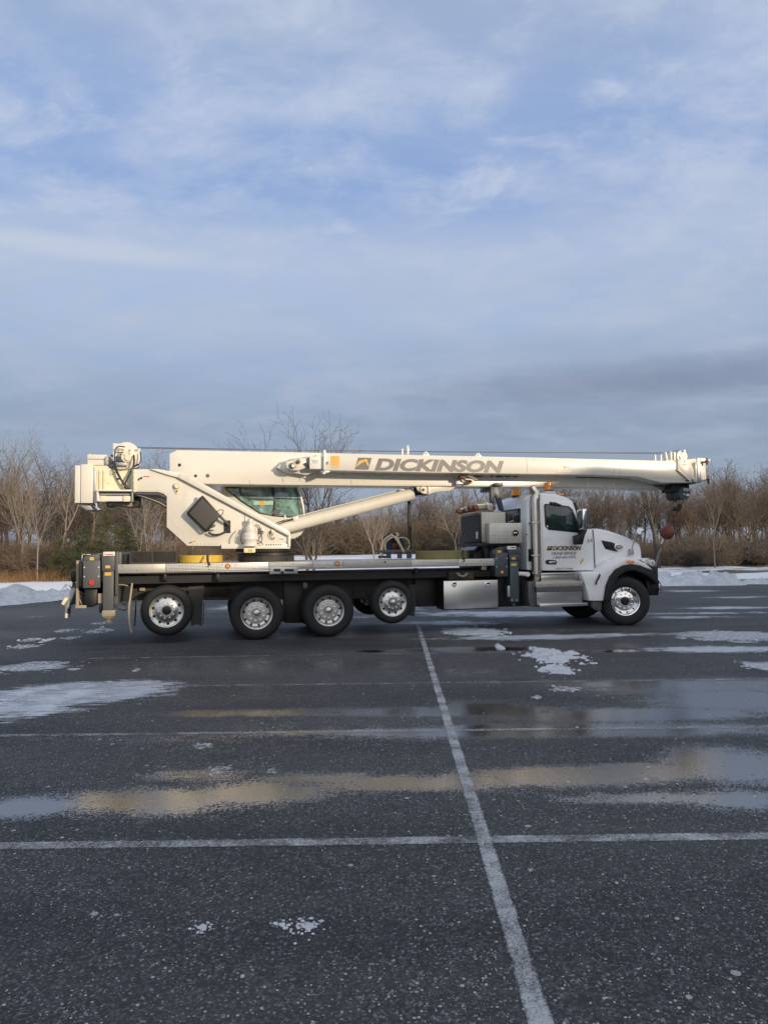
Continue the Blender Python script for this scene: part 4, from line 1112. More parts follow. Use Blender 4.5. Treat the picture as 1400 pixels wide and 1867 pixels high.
for k in range(22):
    a = math.pi * 1.02 + math.pi * (k / 22)
    p_ = Vector((cc.x + .60 * math.cos(a), cc.y + .60 * math.sin(a), zr(1010.5)))
    if k == 0: rb = MB().lathe((0, 0, 0), [(.022, -.03), (.022, .03), (0, .03)], 'z', 6).build('ring_bolt', GALV, ring); rb.location = p_
    else: share(rb, 'ring_bolt', p_, ring)

PL = [(245.5, 855.5), (273.5, 855.5), (330, 861.5), (527, 968), (529, 996.5), (405, 996.5), (404, 995.5), (342, 995), (304.5, 961), (304.5, 905), (298, 900), (288, 897), (245.5, 896.5)]
tur = plate('turret_side_plate', PL, .62, .67, WHITE, T, .006)
plate('turret_side_plate', [(330, 861.5), (527, 968), (529, 996.5), (405, 996.5), (342, 995), (304.5, 961), (304.5, 905), (245, 896.5), (245, 857)], 1.83, 1.88, WHITE, T, .006)
plate('turret_floor', [(404, 992), (529, 992), (529, 1000.5), (404, 1000.5)], .58, 1.9, WHITE, T, .005)
plate('turret_web', [(310, 900), (480, 990), (345, 990), (312, 955)], .68, 1.8, WHITE, T, .0)
plate('turret_end', [(522, 968), (529, 971), (530, 996), (524, 996)], .6, 1.85, WHITE, T, .004)
# sloping top flange, proud of the plate
plate('top_flange', [(329.5, 863), (333, 861), (527.5, 969.5), (528.5, 977), (526, 977), (325, 870.5)], .52, .80, WHITE, tur, .006)
plate('top_flange', [(273, 855), (288, 855), (330, 862.5), (325, 871), (306, 866)], .56, .72, WHITE, tur, .006)
rect('end_flange', 525.5, 974, 530, 997, .55, .7, WHITE, tur)
plate('mounting_strip', [(243.5, 856), (248.5, 856), (248.5, 897), (243.5, 897)], .56, .64, CREAM, tur, .004)
for k in range(4): disc('bolt', 246, 861 + k * 9.4, 1.1, .545, .57, CREAM, tur, 8)
plate('turret_underside', [(246, 897), (290, 897.5), (298, 900.5), (304, 905), (304, 908), (290, 902), (246, 901)], .66, 1.8, DGREY, T, 0)
# lifting eyes
for px, py, s in ((322.6, 886, 1.0), (497.5, 969, .6)):
    lv = plate('lifting_eye', [(px + 7 * s * math.cos(a), py + 7 * s * math.sin(a)) for a in [R(d_) for d_ in range(150, 391, 20)]] + [(px + 1, py + 14 * s), (px - 1.5, py + 14 * s)], .59, .62, CREAM, tur, .004)
    disc('eye_boss', px, py, 5.6 * s, .56, .6, GALV, lv, 22); disc('eye_pin', px, py, 4 * s, .53, .57, CREAM, lv, 20)
    disc('eye_hole', px, py + 9.5 * s, 1.6 * s, .58, .6, BLACK, lv, 10)
# faint red plates with a small black logo
for (x0, y0, s) in ((251, 871, 1.0), (345, 993 - 4.5, .55)):
    plate('sticker_mark', [(x0, y0 + 3 * s), (x0 + 4 * s, y0), (x0 + 9 * s, y0 - 2 * s), (x0 + 9 * s, y0 + 2 * s), (x0 + 4 * s, y0 + 3 * s), (x0 + 2 * s, y0 + 6 * s)], .612, .62, INK, tur, 0)
    rect('sticker_print', x0 + 11 * s, y0 - 3 * s, x0 + 22 * s, y0 - 1.5 * s, .613, .62, INKR, tur, 0)
rect('sticker', 508, 980, 523, 986.5, .61, .62, LABEL, tur, 0); rect('sticker_print', 510, 982.4, 518, 983.6, .606, .615, GREYINK, tur, 0)
# dark opening, hoses
def rrect(x0, y0, x1, y1, r):
    o = []
    for cx_, cy_, a0 in ((x1 - r, y0 + r, -90), (x1 - r, y1 - r, 0), (x0 + r, y1 - r, 90), (x0 + r, y0 + r, 180)):
        for k in range(5): o.append((cx_ + r * math.cos(R(a0 + k * 22.5)), cy_ + r * math.sin(R(a0 + k * 22.5))))
    return o
plate('hose_opening', rrect(408.3, 948.8, 422.5, 972, 4.5), .612, .625, BLACK, tur, 0)
plate('opening_rim', rrect(420.6, 950, 422.8, 971, 1), .60, .625, WHITE, tur, 0)
tube('hydraulic_hose', [(397, 937, .42), (403, 943, .45), (411, 951, .5), (418, 958, .58)], 2.5, DGREY, T, 10)
tube('hydraulic_hose', [(380, 971, .5), (390, 975, .5), (402, 974, .5), (414, 968, .58), (419, 962, .62)], 2.0, RUBL, T, 10)
tube('hydraulic_hose', [(395, 934, .4), (400, 930, .38), (407, 930, .38), (406, 937, .45), (402, 940, .5)], .7, RUBL, T, 6)
tube('drain_line', [(420, 996, .6), (419, 985, .58), (424, 975, .58), (431, 968, .59)], .5, RUBL, T, 6)
# cooler: black square tilted on the plate
cl = plate('oil_cooler', [(369, 903), (372.5, 905.5), (401, 937.5), (401.8, 940.5), (377, 970.5), (374.5, 970.5), (341, 938), (340.8, 934)], .40, .50, BLACK, T, .015)
plate('cooler_core', [(369.4, 908.5), (397, 939), (375.6, 965.5), (345.5, 935.5)], .392, .41, mat('cooler_mesh', (.075, .072, .066), .8, 0, .3, 200, bump=.3, bscale=300), cl, .002)
plate('cooler_bracket', [(348, 942), (372, 966), (368, 972), (344, 946)], .50, .62, LABEL, cl, .004)
for q in ((342, 930, 350, 940), (360, 905, 366, 912), (383, 956, 392, 966)): rect('cooler_bracket', *q, .49, .62, LABEL, cl, .003)
plate('cooler_lug', [(387, 962), (392, 955), (393.5, 960)], .40, .45, DGREY, cl, 0)
# swing drive
c = P(456.5, 985, .50)
zz_ = lambda py: P(456.5, py, .5).z
pr = [(.03, zz_(946)), (.055, zz_(947)), (.055, zz_(953)), (.04, zz_(954)), (.045, zz_(958)), (.06, zz_(959)), (.065, zz_(961)), (.115, zz_(962)), (.12, zz_(968)), (.11, zz_(971)), (.155, zz_(974)), (.162, zz_(983)), (.14, zz_(986)), (.135, zz_(992)), (.16, zz_(993)), (.16, zz_(996)), (.1, zz_(996.5))]
MB().lathe((c.x, .44, 0), [(0, pr[0][1])] + pr, 'z', 26).build('swing_drive', WHITE, T)
rect('pinion_guard', 445, 998.5, 466, 1008, .34, .6, CREAM, T, .02); rect('pinion_sticker', 453, 1001.5, 461, 1005.5, .33, .35, LABELY, T, 0)
for pts in ([(464, 958, .4), (470, 962, .4), (472, 970, .42), (469, 984, .5)], [(466, 956, .42), (473, 960, .42), (476, 972, .45), (474, 982, .5)], [(477, 975, .55), (478, 984, .5), (474, 990, .5), (467, 992, .45)], [(466, 985, .4), (474, 987, .4), (480, 993, .5)], [(444, 967, .45), (440, 976, .42), (440, 988, .45), (446, 994, .5)],
            [(493, 968, .58), (492, 976, .56), (497, 983, .58), (501, 980, .6)]): tube('hydraulic_hose', pts, .75, RUBL, T, 6)
jb = rect('junction_box', 474, 962.5, 482, 972.5, .54, .62, GALV, T, .005)
disc('box_knob', 479, 969, 1.8, .52, .55, DGREY, jb, 10)
for k in range(7): plate('grease_clip', [(484 + k * 4.5, 994), (486 + k * 4.5, 991.5), (487.5 + k * 4.5, 994)], .57, .6, FRAME, T, 0)
tube('seam_line', [(446.5, 939, .61), (446.5, 950, .61)], .5, GALV, T, 5, sub=False)

# ---- back end: counterweight boxes, winch mount
cwm = WHITE
cw = rect('counterweight', 137, 848.5, 147.3, 917, .75, 1.7, cwm, T, .008)
rect('counterweight', 147.9, 846.5, 170, 917, .72, 1.75, cwm, T, .008)
plate('counterweight_skirt', [(140, 917.5), (158, 917), (176, 930), (158, 930)], .9, 1.6, GALV, cw, .004)
plate('counterweight_skirt', [(160, 917), (168, 918), (184, 929), (178, 930)], .9, 1.5, GALV, cw, .004)
rect('counterweight_edge', 157.5, 838, 160, 847, .9, 1.2, cwm, T, .004)
ub = rect('upper_box', 160, 837.8, 196, 848.5, .8, 1.7, cwm, T, .008); rect('upper_box_lid', 159.7, 828.7, 197, 837.3, .78, 1.72, cwm, ub, .008)
disc('box_knob', 164.5, 828.5, 1.3, 1.0, 1.1, LABEL, ub, 8)
plate('upper_box_end', [(191, 834), (196.5, 829), (197.5, 847), (191.5, 847)], .76, .8, GALV, ub, .003)
plate('mount_side', [(170, 849), (196, 849), (204, 856), (243, 856), (243, 893), (180, 893), (174, 905), (170, 905)], .80, .88, CREAM, T, .006)
plate('mount_side', [(172, 850), (243, 857), (243, 893), (176, 893)], 1.65, 1.7, CREAM, T, .006)
plate('mount_rib', [(170.5, 850), (176, 860), (175, 890), (178, 925), (184, 929), (178, 931), (172, 915), (170.5, 895)], .74, .80, GALV, T, .004)
for x0 in (181, 188.6): 
    ms = plate('mounting_strip', [(x0, 856.5), (x0 + 5, 856.5), (x0 + 5, 892.5), (x0, 892.5)], .765, .80, CREAM, T, .004)
    for k in range(3): disc('bolt', x0 + 2.5, 861 + k * 14, 1.0, .75, .77, CREAM, ms, 8)
rect('mount_post', 240.5, 856, 243.2, 915, .6, .75, GALV, T, .004)
disc('mount_boss', 199, 879.5, 2.2, .78, .8, LABEL, T, 14)
rect('mount_label', 212.5, 871.5, 219, 874, .78, .8, BLACK, T, 0); rect('mount_label', 227, 867.5, 229, 869.5, .78, .8, CREAM, T, 0)
rect('tray_rail', 176.5, 892.5, 242, 895.5, .6, .9, LABEL, T, .003)
rect('tray_dark_frame', 178, 895.5, 240, 904, .72, 1.7, DGREY, T, 0)  # dark grey frame between tray rail and pan
for i in range(28): 
    rect('tray_chain_link', 184 + i * 2, 900.2, 185.4 + i * 2, 902.8, .69, .73, GALV, T, 0)
plate('tray_rail', [(176.5, 895), (179, 895), (184, 914), (177, 914)], .62, .75, LABEL, T, .002)
rect('tray_pan', 180, 904.5, 240, 914, .66, 1.6, LABEL, T, .004)
for x0 in (183.5, 225.5): rect('tray_block', x0, 904, x0 + 10, 914.5, .62, .68, CREAM, T, .004)
plate('tray_belly', [(196, 916), (240, 916), (252, 918), (253, 923), (236, 924), (210, 920), (198, 922)], .9, 1.5, TAN, T, .02)
rect('tray_foot', 241, 905, 254, 923, .9, 1.4, BLACK, T, .01); rect('tray_foot', 195, 915, 204, 924, .95, 1.4, BLACK, T, .01)
for k in range(3): tube('hydraulic_hose', [(243, 900 + k, .75), (258, 903 + k * 1.5, .7), (275, 908 + k * 2, .68), (292, 914 + k * 2.5, .66), (306, 922 + k * 3, .68)], 1.3, [RUBL, TAN, RUBL][k], T, 7)

# ---- winch
wn = plate('winch', [(206.5, 808), (213, 808.5), (220, 809)] + [(231 + 25 * math.cos(R(a)) , 832 + 26 * math.sin(R(a)) * 1.0) for a in range(-118, -24, 10)] + [(256, 816), (256, 850), (248, 853), (236, 856), (216, 856), (206.5, 850)], .9, 1.0, WHITE, T, .006)
plate('winch', [(207, 809), (222, 809), (231, 806), (243, 809), (254, 818), (255, 852), (207, 852)], 1.55, 1.62, WHITE, T, .006)
c = P(231, 832, 1.0); MB().lathe((c.x, 0, c.z), [(.23, 1.0), (.16, 1.02), (.16, 1.53), (.23, 1.55)], 'w', 36).build('winch_drum', FRAME, wn)
MB().lathe((c.x, 0, c.z), [(.2, 1.03), (.2, 1.52)], 'w', 30).build('rope_coil', DGREY, wn)
rect('valve_block', 211.5, 831.5, 223, 842, .84, .9, SLATE, wn, .006); rect('valve_block', 211, 843, 231.5, 849, .8, .9, GALV, wn, .01)
mtr = disc('winch_motor', 232, 833, 10, .82, .9, CREAM, wn, 22); disc('motor_cap', 234, 834, 6, .78, .84, WHITE, mtr, 18)
rect('valve_manifold', 213.5, 822, 235, 824.2, .82, .9, CREAM, wn, .003)
for px, py in ((216, 820), (219, 827), (224, 819.5), (227, 829), (236, 820.5), (236, 827), (236, 832), (238, 838)): disc('valve_fitting', px, py, 1.4, .80, .9, GALV if px % 2 else TAN, wn, 8)
rect('sticker_print', 246, 819.5, 253, 820.5, .892, .9, GREYINK, wn, 0); rect('sticker_print', 246, 821.8, 252, 822.6, .892, .9, GREYINK, wn, 0)
tube('winch_hose', [(228, 815, .78), (219, 813.5, .74), (212.5, 817, .72), (209.5, 826, .7), (210, 842, .7), (214, 857, .68), (221, 872, .66), (228, 883, .66)], 1.1, RUBL, T, 8)
tube('winch_hose', [(207, 840, .72), (209, 850, .7), (214, 862, .66), (221, 874, .64), (228, 886, .64), (231, 892, .66)], 1.9, RUBL, T, 10)
tube('winch_hose', [(244.5, 830, .78), (244.8, 845, .7), (241, 856, .66), (234, 870, .64), (229, 881, .64), (228, 890, .66)], 1.7, RUBL, T, 10)
tube('winch_hose', [(228, 882, .66), (231, 888, .66), (236, 892, .68)], 2.4, RUBL, T, 8)
tube('winch_hose', [(256, 824, .8), (257.5, 836, .75), (254, 846, .72), (246, 851, .7)], 1.0, RUBL, T, 8)
tube('winch_hose', [(213, 855, .76), (225, 855.5, .74), (240, 854.5, .72)], .8, TAN, T, 6)
tube('winch_hose', [(237, 842, .78), (236, 849, .74), (230, 855, .74), (219, 857, .74)], .6, TAN, T, 6)
tube('winch_hose', [(244, 850, .7), (249, 848, .7), (253, 846, .7), (254, 851, .7), (247, 854, .7)], 1.0, RUBL, T, 6)
tube('winch_fitting', [(202, 846, .78), (206, 845, .74), (208, 850, .74), (204, 852, .76), (198, 848, .8)], 1.6, SLATE, T, 8)
tube('winch_fitting', [(202, 857, .78), (202.5, 866, .78), (206, 863, .78), (215, 860, .76)], .5, GALV, T, 6)
disc('winch_fitting', 204.5, 830.5, 2, .85, .95, BLACK, T, 10)

# ---- boom
boom = plate('boom', [(309.5, 827), (324, 820.5), (591, 825.6), (960, 834.5), (1190, 840.3), (1190, 885), (1204, 893), (1150, 889.5), (930, 887.5), (600, 885), (370, 882), (309.5, 878)], .92, 1.62, JIBW, T, .012)
for px, py, r_ in ((327.7, 847.8, 2.9), (357, 867.5, 2.6), (379, 867.2, 4)):
    e_ = disc('boom_hole', px, py, r_, .912, .93, GALV if r_ > 3.5 else BLACK, boom, 18)
    if r_ > 3.5: disc('hole_pin', px, py, 3, .905, .93, DGREY, boom, 16)
tube('weld_seam', [(515, 871, .915), (517, 880, .915)], .4, GALV, boom, 5, sub=False); tube('weld_seam', [(543, 858, .915), (547, 876, .915)], .4, GALV, boom, 5, sub=False)
plate('boom_lug', [(540, 866), (572, 866), (570, 871), (565, 874), (560, 873)], .88, .93, JIBW, boom, .004)
for k in range(9): disc('flange_hole', 509 + k * 3.6, 845 + k * 2.9 - k * k * .1, .8, .914, .925, GREYINK, boom, 8)
disc('boom_flange', 520, 850, 13, .90, .925, JIBW, boom, 36)
# boom number, partly hidden behind the jib
text('boom_number', 'C 1200', 862, 853, 947, 870.2, .912, GREYINK, boom, .12, .012, base2=(853.5, 870.8))
rect('wear_strip', 1050, 870, 1150, 872, .905, .93, GREYINK, boom, 0)
tube('seam_line', [(1025, 870, .90), (1028, 878, .9)], .7, LABEL, boom, 5, sub=False)
# telescoping inner sections showing at the tip
plate('boom_section', [(1190, 846), (1240, 848), (1240, 882), (1190, 885)], .99, 1.55, JIBW, T, .01)
plate('boom_nose', [(1148, 884), (1225, 880), (1226, 888), (1206, 893), (1196, 890), (1150, 889)], .96, 1.5, GALV, T, .006)
rect('nose_detail', 1190, 884.5, 1209, 887, .93, .97, GREYINK, T, 0)
# lugs carrying the lift cylinder
lug = plate('cylinder_lug', [(757, 884.5), (782, 884.5), (833, 884.5), (833, 886), (821, 894.5), (796, 896.5), (782, 901), (771, 900), (762, 895)], .98, 1.05, JIBW, T, .006)
plate('cylinder_lug', [(757, 884.5), (833, 884.5), (821, 894.5), (796, 896.5), (782, 901), (771, 900)], 1.45, 1.52, JIBW, T, .006)
rect('lug_stop', 780, 884, 784, 902, .955, 1.5, GALV, T, .003)
disc('pin_boss', 772, 893, 6.2, .94, 1.0, CREAM, lug, 26); disc('pin_ring', 772, 893, 4.2, .925, .95, GALV, lug, 22); disc('pin_end', 772, 893, 2.6, .91, .93, RUST, lug, 16)
plate('boom_block', [(831, 876), (839, 876), (846, 882), (831, 884)], .80, .93, GALV, T, .006)
plate('latch_bracket', [(840, 872), (858, 873), (864, 875), (862, 881), (850, 880), (842, 878)], .75, .92, CREAM, T, .006)
tube('latch_rod', [(850, 866, .6), (858, 870, .58), (870, 876, .55)], 1.8, GALV, T, 8); rect('latch_spring', 851, 875, 860, 879, .7, .75, RUST, T, 0)
rect('latch_post', 839, 866, 848, 872, .6, .75, RUST, T, .005)

# ---- stowed jib carried on the near side
jib = plate('swing_away_jib', [(591, 826), (960, 833.7), (1214, 840), (1236, 842), (1241, 840), (1254, 840), (1259, 856), (1262, 872), (1261, 880), (1206, 880), (1161, 869), (1080, 865.7), (780, 861.7), (591, 857.3)], .40, .84, JIBW, T, .014)
plate('jib_fold_line', [(1161, 867.2), (1250, 871.5), (1250, 872.2), (1161, 868)], .396, .41, CREAM, jib, 0)
cs = plate('jib_collar', [(590, 820), (594, 820), (594, 857.5), (590, 857.5)], .34, .72, JIBW, T, .004)
kn = disc('jib_knob', 597.4, 843.3, 2.9, .36, .41, GALV, T, 18); disc('knob_end', 597.4, 843.3, 1.7, .35, .37, RUST, kn, 12)
rect('warning_sticker', 603.2, 831.3, 619, 840, .394, .41, LABELY, jib, 0); rect('warning_sticker', 603.2, 840.8, 619, 849.5, .394, .41, LABELY, jib, 0)
for k in range(3): rect('sticker_print', 605, 834 + k * 5.5, 617, 834.7 + k * 5.5, .390, .40, GOLD, jib, 0)
rect('sticker_print', 605, 851, 617, 853, .394, .41, LABELY, jib, 0)
bx = rect('jib_end_box', 564.5, 832, 589, 855, .42, .70, LABEL, T, .008)
for k in range(3): rect('sticker_print', 568 + k, 839 + k * 2.4, 580, 839.5 + k * 2.4, .415, .43, GREYINK, bx, 0)
plate('box_end_plate', [(561, 834), (566, 832), (568, 855), (562, 851)], .44, .66, DGREY, bx, .003)
lugp = plate('jib_hinge', [(524, 838), (533, 834.5), (549, 837.5), (561, 833), (561, 851), (545, 857.5), (531, 857), (523.5, 853), (521.5, 846)], .50, .58, JIBW, T, .006)
disc('hinge_recess', 532, 850, 6, .49, .51, DGREY, lugp, 22); disc('hinge_pin', 535, 849, 3.4, .44, .5, CREAM, lugp, 18)
plate('hinge_arm', [(534, 847), (541, 840), (546, 843), (541, 851)], .44, .5, JIBW, lugp, .004)
kk = disc('hinge_knob', 543.8, 842, 3.9, .40, .46, DGREY, lugp, 20); disc('knob_end', 543.8, 842, 2.1, .37, .41, RUST, kk, 14)
plate('hinge_slot', [(554, 845), (558, 843), (567, 854), (563, 855)], .46, .5, BLACK, lugp, 0)
plate('jib_hinge_support', [(505, 852), (520, 838), (560, 846), (585, 856), (560, 866), (520, 860)], .70, .92, JIBW, T, .01)
tube('jib_wire', [(525, 839, .45), (545, 836, .42), (561, 833, .45)], .4, RUBL, T, 5)
plate('jib_latch', [(584, 858), (600, 857.5), (602, 860), (594, 864), (588, 863.5), (586, 861)], .42, .6, GALV, T, .004); disc('latch_end', 591, 862.5, 2, .38, .43, LABEL, T, 12)
for px, py, s in ((776.5, 832.5, 1), (871.5, 835, 1)):
    tr = plate('lifting_lug', [(px - 8, py), (px - 1.5, py - 9.3), (px + 1.5, py - 9.3), (px + 8, py)], .52, .56, JIBW, T, .003); disc('lug_hole', px, py - 5.5, 1.2, .515, .53, BLACK, tr, 10)
rect('guide_post', 742, 812, 745.3, 833, .50, .56, JIBW, T, .004); rect('guide_post', 732, 818.5, 735.2, 829.5, .9, .96, JIBW, T, .004)
rect('guide_post_tip', 732, 821, 735.2, 822.5, .895, .965, AMBER, T, 0)
plate('top_clip', [(832, 835), (838, 833.4), (838, 835.5), (834, 836)], .45, .5, DGREY, T, 0)
# big lettering and logo on the jib
lg = plate('logo', [(653, 834.3), (678, 834.6), (671.5, 856.4), (646.8, 855.8)], .395, .405, GREYINK, jib, 0)
plate('logo_peak', [(647.8, 852), (654.5, 840.5), (668.5, 836.7), (672.6, 848.5), (671.3, 850.5), (665.8, 840.6), (657.5, 845.5)], .391, .398, GOLD, lg, 0)
plate('logo_peak', [(656, 841.5), (666.5, 838.3), (662, 841.2), (655, 846)], .389, .395, LABELY, lg, 0)
text('lettering', 'DICKINSON', 683, 835.2, 918.5, 856.8, .394, GREYINK, jib, .22, .05, base2=(840.0, 861.2))
plate('script_mark', [(1015, 857), (1019, 849), (1021.5, 855), (1026, 844), (1028, 853), (1032, 850), (1040, 853), (1030, 855.5), (1026, 849), (1022, 858), (1019, 853), (1017, 857.5)], .395, .403, CREAM, jib, 0)
rect('script_mark', 1016, 858.8, 1040, 859.8, .395, .403, CREAM, jib, 0)
# head of the boom and jib
rect('head_stub', 1193, 829, 1195.8, 840.5, .48, .52, LABEL, T); rect('head_stub', 1203.5, 829, 1206.5, 840.5, .48, .52, LABEL, T)
plate('head_guard', [(1212, 824), (1214.5, 824), (1217.5, 838), (1221, 840), (1219, 844), (1214.5, 842)], .5, .6, WHITE, T, .004)
rect('head_guard', 1222, 823, 1225.3, 842, .52, .6, WHITE, T, .004); rect('head_guard', 1228, 823.5, 1231.2, 842, .52, .6, WHITE, T, .004); rect('head_gap', 1225.5, 826, 1228, 838, .56, .6, BLACK, T, 0)
rect('head_guard', 1214, 839.5, 1234, 843, .45, .6, CREAM, T, .004)
shv = disc('sheave', 1243, 832, 10.5, .72, .78, WHITE, T, 34); disc('sheave', 1242, 832, 10, 1.0, 1.05, WHITE, T, 34)
c = P(1243, 832, .9); MB().lathe((c.x, 0, c.z), [(.09, .78), (.075, .88), (.09, 1.0)], 'w', 26).build('sheave_drum', DGREY, T)
disc('sheave_hub', 1242, 833.5, 3.2, .69, .73, LABEL, shv, 16); disc('sheave_hole', 1242, 827.5, 1.0, .715, .73, BLACK, shv, 8); disc('sheave_pin', 1247.5, 822, 2.0, .66, .78, WHITE, shv, 12)
hd = plate('head_plate', [(1235, 840), (1237, 837), (1250, 838), (1267, 836), (1268, 842), (1260, 845), (1264, 858), (1265, 868), (1258, 876), (1235, 856)], .36, .40, WHITE, T, .004)
disc('head_hole', 1247.5, 840.5, 1.1, .352, .37, BLACK, hd, 8); rect('warning_sticker', 1243.5, 846, 1252, 848, .353, .37, LABELY, hd, 0); rect('warning_sticker', 1244.5, 848.8, 1251, 850.5, .353, .37, LABELY, hd, 0)
plate('head_brace', [(1236, 855), (1259, 876), (1258, 877.5), (1235, 857)], .34, .37, CREAM, hd, 0)
plate('head_arm', [(1267, 836), (1269, 836), (1271, 882), (1268, 882)], .42, .9, WHITE, T, .004); rect('head_arm', 1262, 850, 1264.5, 870, .8, .9, GALV, T)
fp = rect('head_frame', 1271, 835, 1277, 880, .40, .55, GALV, T, .004); rect('head_frame', 1274, 835, 1286, 877, .55, .95, WHITE, T, .006)
plate('head_fork', [(1276, 836.5), (1294, 837), (1295, 841.5), (1276, 841.5)], .45, .9, WHITE, T, .004); plate('head_fork', [(1276, 871.5), (1294, 870), (1294, 874.5), (1276, 877)], .45, .9, WHITE, T, .004)
for px, y0, y1 in ((1289.5, 835, 847), (1291.5, 868, 882)): 
    rect('fork_pin', px - 1, y0, px + 1.2, y1, .42, .47, DGREY, T); rect('fork_nut', px - 2, y0 + 4, px + 2.2, y0 + 7, .40, .49, RUST, T)
disc('head_pin', 1264.8, 874, 4.3, .36, .42, WHITE, T, 20); disc('head_pin', 1264.8, 874, 2.3, .34, .38, GALV, T, 14)
rect('head_slot', 1248.5, 875.5, 1254.5, 877.3, .394, .41, INK, T, 0)
plate('head_skid', [(1256, 880), (1272, 878), (1278, 876.5), (1278, 879), (1262, 882.5)], .42, .8, DGREY, T, .003)
# black reel under the head
rl = disc('cable_reel', 1247, 899, 12.2, .62, 1.15, SLATE, T, 14); disc('reel_hub', 1246.7, 901, 2.0, .60, .63, GALV, rl, 14)
rect('reel_mount', 1225, 882, 1256, 897, .66, 1.1, BLACK, T, .01)
rect('sticker', 1245.8, 890.3, 1254.3, 895, .612, .63, LABEL, rl, 0); rect('sticker', 1250.5, 900.3, 1256, 904.3, .612, .63, LABEL, rl, 0)
text('lettering', 'UNIT', 1247, 891.5, 1253.4, 894, .609, INK, rl, 0, .0)
tube('reel_cable', [(1225, 899, .8), (1223.5, 907, .8), (1227, 914, .8), (1232, 914, .8), (1234, 909, .8)], 1.0, BLACK, T, 6)
tube('reel_cable', [(1220.5, 894.5, .8), (1226, 898.5, .8)], .9, BLACK, T, 6)
# winch rope
q = [P(250, 815.5, 1.25), P(700, 821, 1.25), P(1212, 825.5, 1.25)]
q2 = [Vector(q[0]), Vector(q[-1])]
MB().tube([q2[0].lerp(q2[1], k / 16) - Vector((0, 0, .035 * math.sin(math.pi * k / 16))) for k in range(17)], .010, 6).build('winch_rope', GREYINK, T)
MB().tube([q2[0].lerp(q2[1], k / 4) + Vector((0, .18, .0)) for k in range(5)], .007, 6).build('winch_rope', GREYINK, T)
tube('winch_rope', [(1212, 825.5, 1.25), (1226, 823, 1.1), (1236, 822, .9)], .7, GREYINK, T, 6)

# ---- lift cylinder
a = P(512, 963, 1.25); b = P(751, 900.5, 1.25); d = (b - a); dn = d.normalized(); rc = RP(11.6, 640, 932, 1.25)
cy = MB().tube([a - dn * .3, b], rc, 32).build('lift_cylinder', WHITE, T)
MB().tube([b - dn * .02, b + dn * .015], rc * 1.03, 32).build('cylinder_cap', WHITE, cy)
MB().tube([b, b + dn * .2], rc * .62, 26).build('cylinder_rod', CHROME, T)
e2 = b + dn * .2; plate('rod_eye', [(757, 893), (762, 886), (772, 884), (779, 890), (778, 898), (770, 902), (758, 903)], 1.1, 1.4, BLACK, T, .01)
up = Vector((-dn.z, 0, dn.x))
MB().tube([a + dn * .25 + up * (rc + .02), b - dn * .1 + up * (rc + .015)], .012, 8).build('cylinder_pipe', WHITE, cy)
plate('pipe_clamp', [(534, 943), (543, 940), (545, 948), (536, 951)], 1.1, 1.35, WHITE, cy, .005); plate('pipe_clamp', [(727, 893), (738, 890), (738, 893), (728, 896)], 1.15, 1.3, GALV, cy, .003)
for pts in ([(505, 953, 1.1), (514, 950, 1.1), (522, 948, 1.1), (535, 947, 1.1)], [(508, 956, 1.1), (520, 951, 1.1), (533, 948, 1.1)]): tube('hydraulic_hose', pts, .9, RUBL, T, 6)
plate('hose_guard', [(517, 950), (519, 939), (521, 939), (523, 950)], 1.1, 1.15, WHITE, T, .003)

# ---- operator's cab on the far side of the turret
oc = plate('operator_cab', [(400, 862), (530, 862), (541, 875), (550, 900), (554.5, 920), (556, 945), (556, 966), (549, 976), (538, 982.5), (500, 984), (440, 984), (425, 950), (404, 900)], 1.78, 2.6, WHITE, T, .05)
plate('cab_glazing_seal', [(403, 866), (528, 866), (541, 882), (549, 905), (552.5, 925), (553, 943), (525, 943.5), (500, 941.5), (474, 936.5), (440, 915), (412, 893)], 1.765, 1.8, BLACK, oc, .004)
plate('side_window', [(405, 868), (493, 868), (499, 912), (497, 939.5), (475, 935), (443, 914), (414, 893)], 1.755, 1.79, TEAL, oc, .003)
plate('side_window', [(496, 868), (526, 868), (539, 884), (547, 906), (550.8, 925), (551.2, 941), (525, 941.5), (500.5, 940), (502, 912)], 1.755, 1.79, TEAL, oc, .003)
plate('sliding_frame', [(434, 885), (437, 885), (440, 897), (448, 905.5), (458, 908), (500, 909.5), (486, 885), (489, 885), (503, 912), (456, 911), (445, 908), (437, 899)], 1.74, 1.77, DGREY, oc, .003)
for k in range(16): tube('guard_wire', [(440 + k * 3.3, 882 , 1.748), (440 + k * 3.3, 908 if k > 2 else 900 + k * 3, 1.748)], .28, GALV, oc, 4, sub=False)
for k in range(7): tube('guard_wire', [(438, 885 + k * 3.3, 1.748), (488 + k * 1.6, 885 + k * 3.3, 1.748)], .28, GALV, oc, 4, sub=False)
plate('roof_lining', [(404, 868), (438, 868), (441, 890), (414, 890), (406, 884)], 1.75, 1.77, BLACK, oc, 0)
tube('window_bar', [(502, 908.5, 1.745), (530, 909.5, 1.745), (549, 910, 1.75)], .8, BLACK, oc, 6, sub=False)
rect('window_notice', 463, 913.5, 498, 920.5, 1.748, 1.76, mat('pale_notice', (.42, .60, .50), .4, 0, .1, 20), oc, 0); rect('window_notice', 473, 913, 482, 921.5, 1.744, 1.752, LABELY, oc, 0)
for pts in ([(531, 868), (533, 868), (545, 905), (549, 941), (546, 941), (542, 906)], ): plate('front_pillar', pts, 1.745, 1.77, DGREY, oc, 0)
plate('seat', [(496, 936), (503, 926), (513, 931), (508, 940)], 1.745, 1.75, DGREY, oc, 0)
plate('cab_front_trim', [(534, 868), (541, 878), (550, 905), (555, 925), (556.5, 943), (553.5, 943), (551.5, 925), (547, 905), (538, 880)], 1.73, 1.8, WHITE, oc, .004)
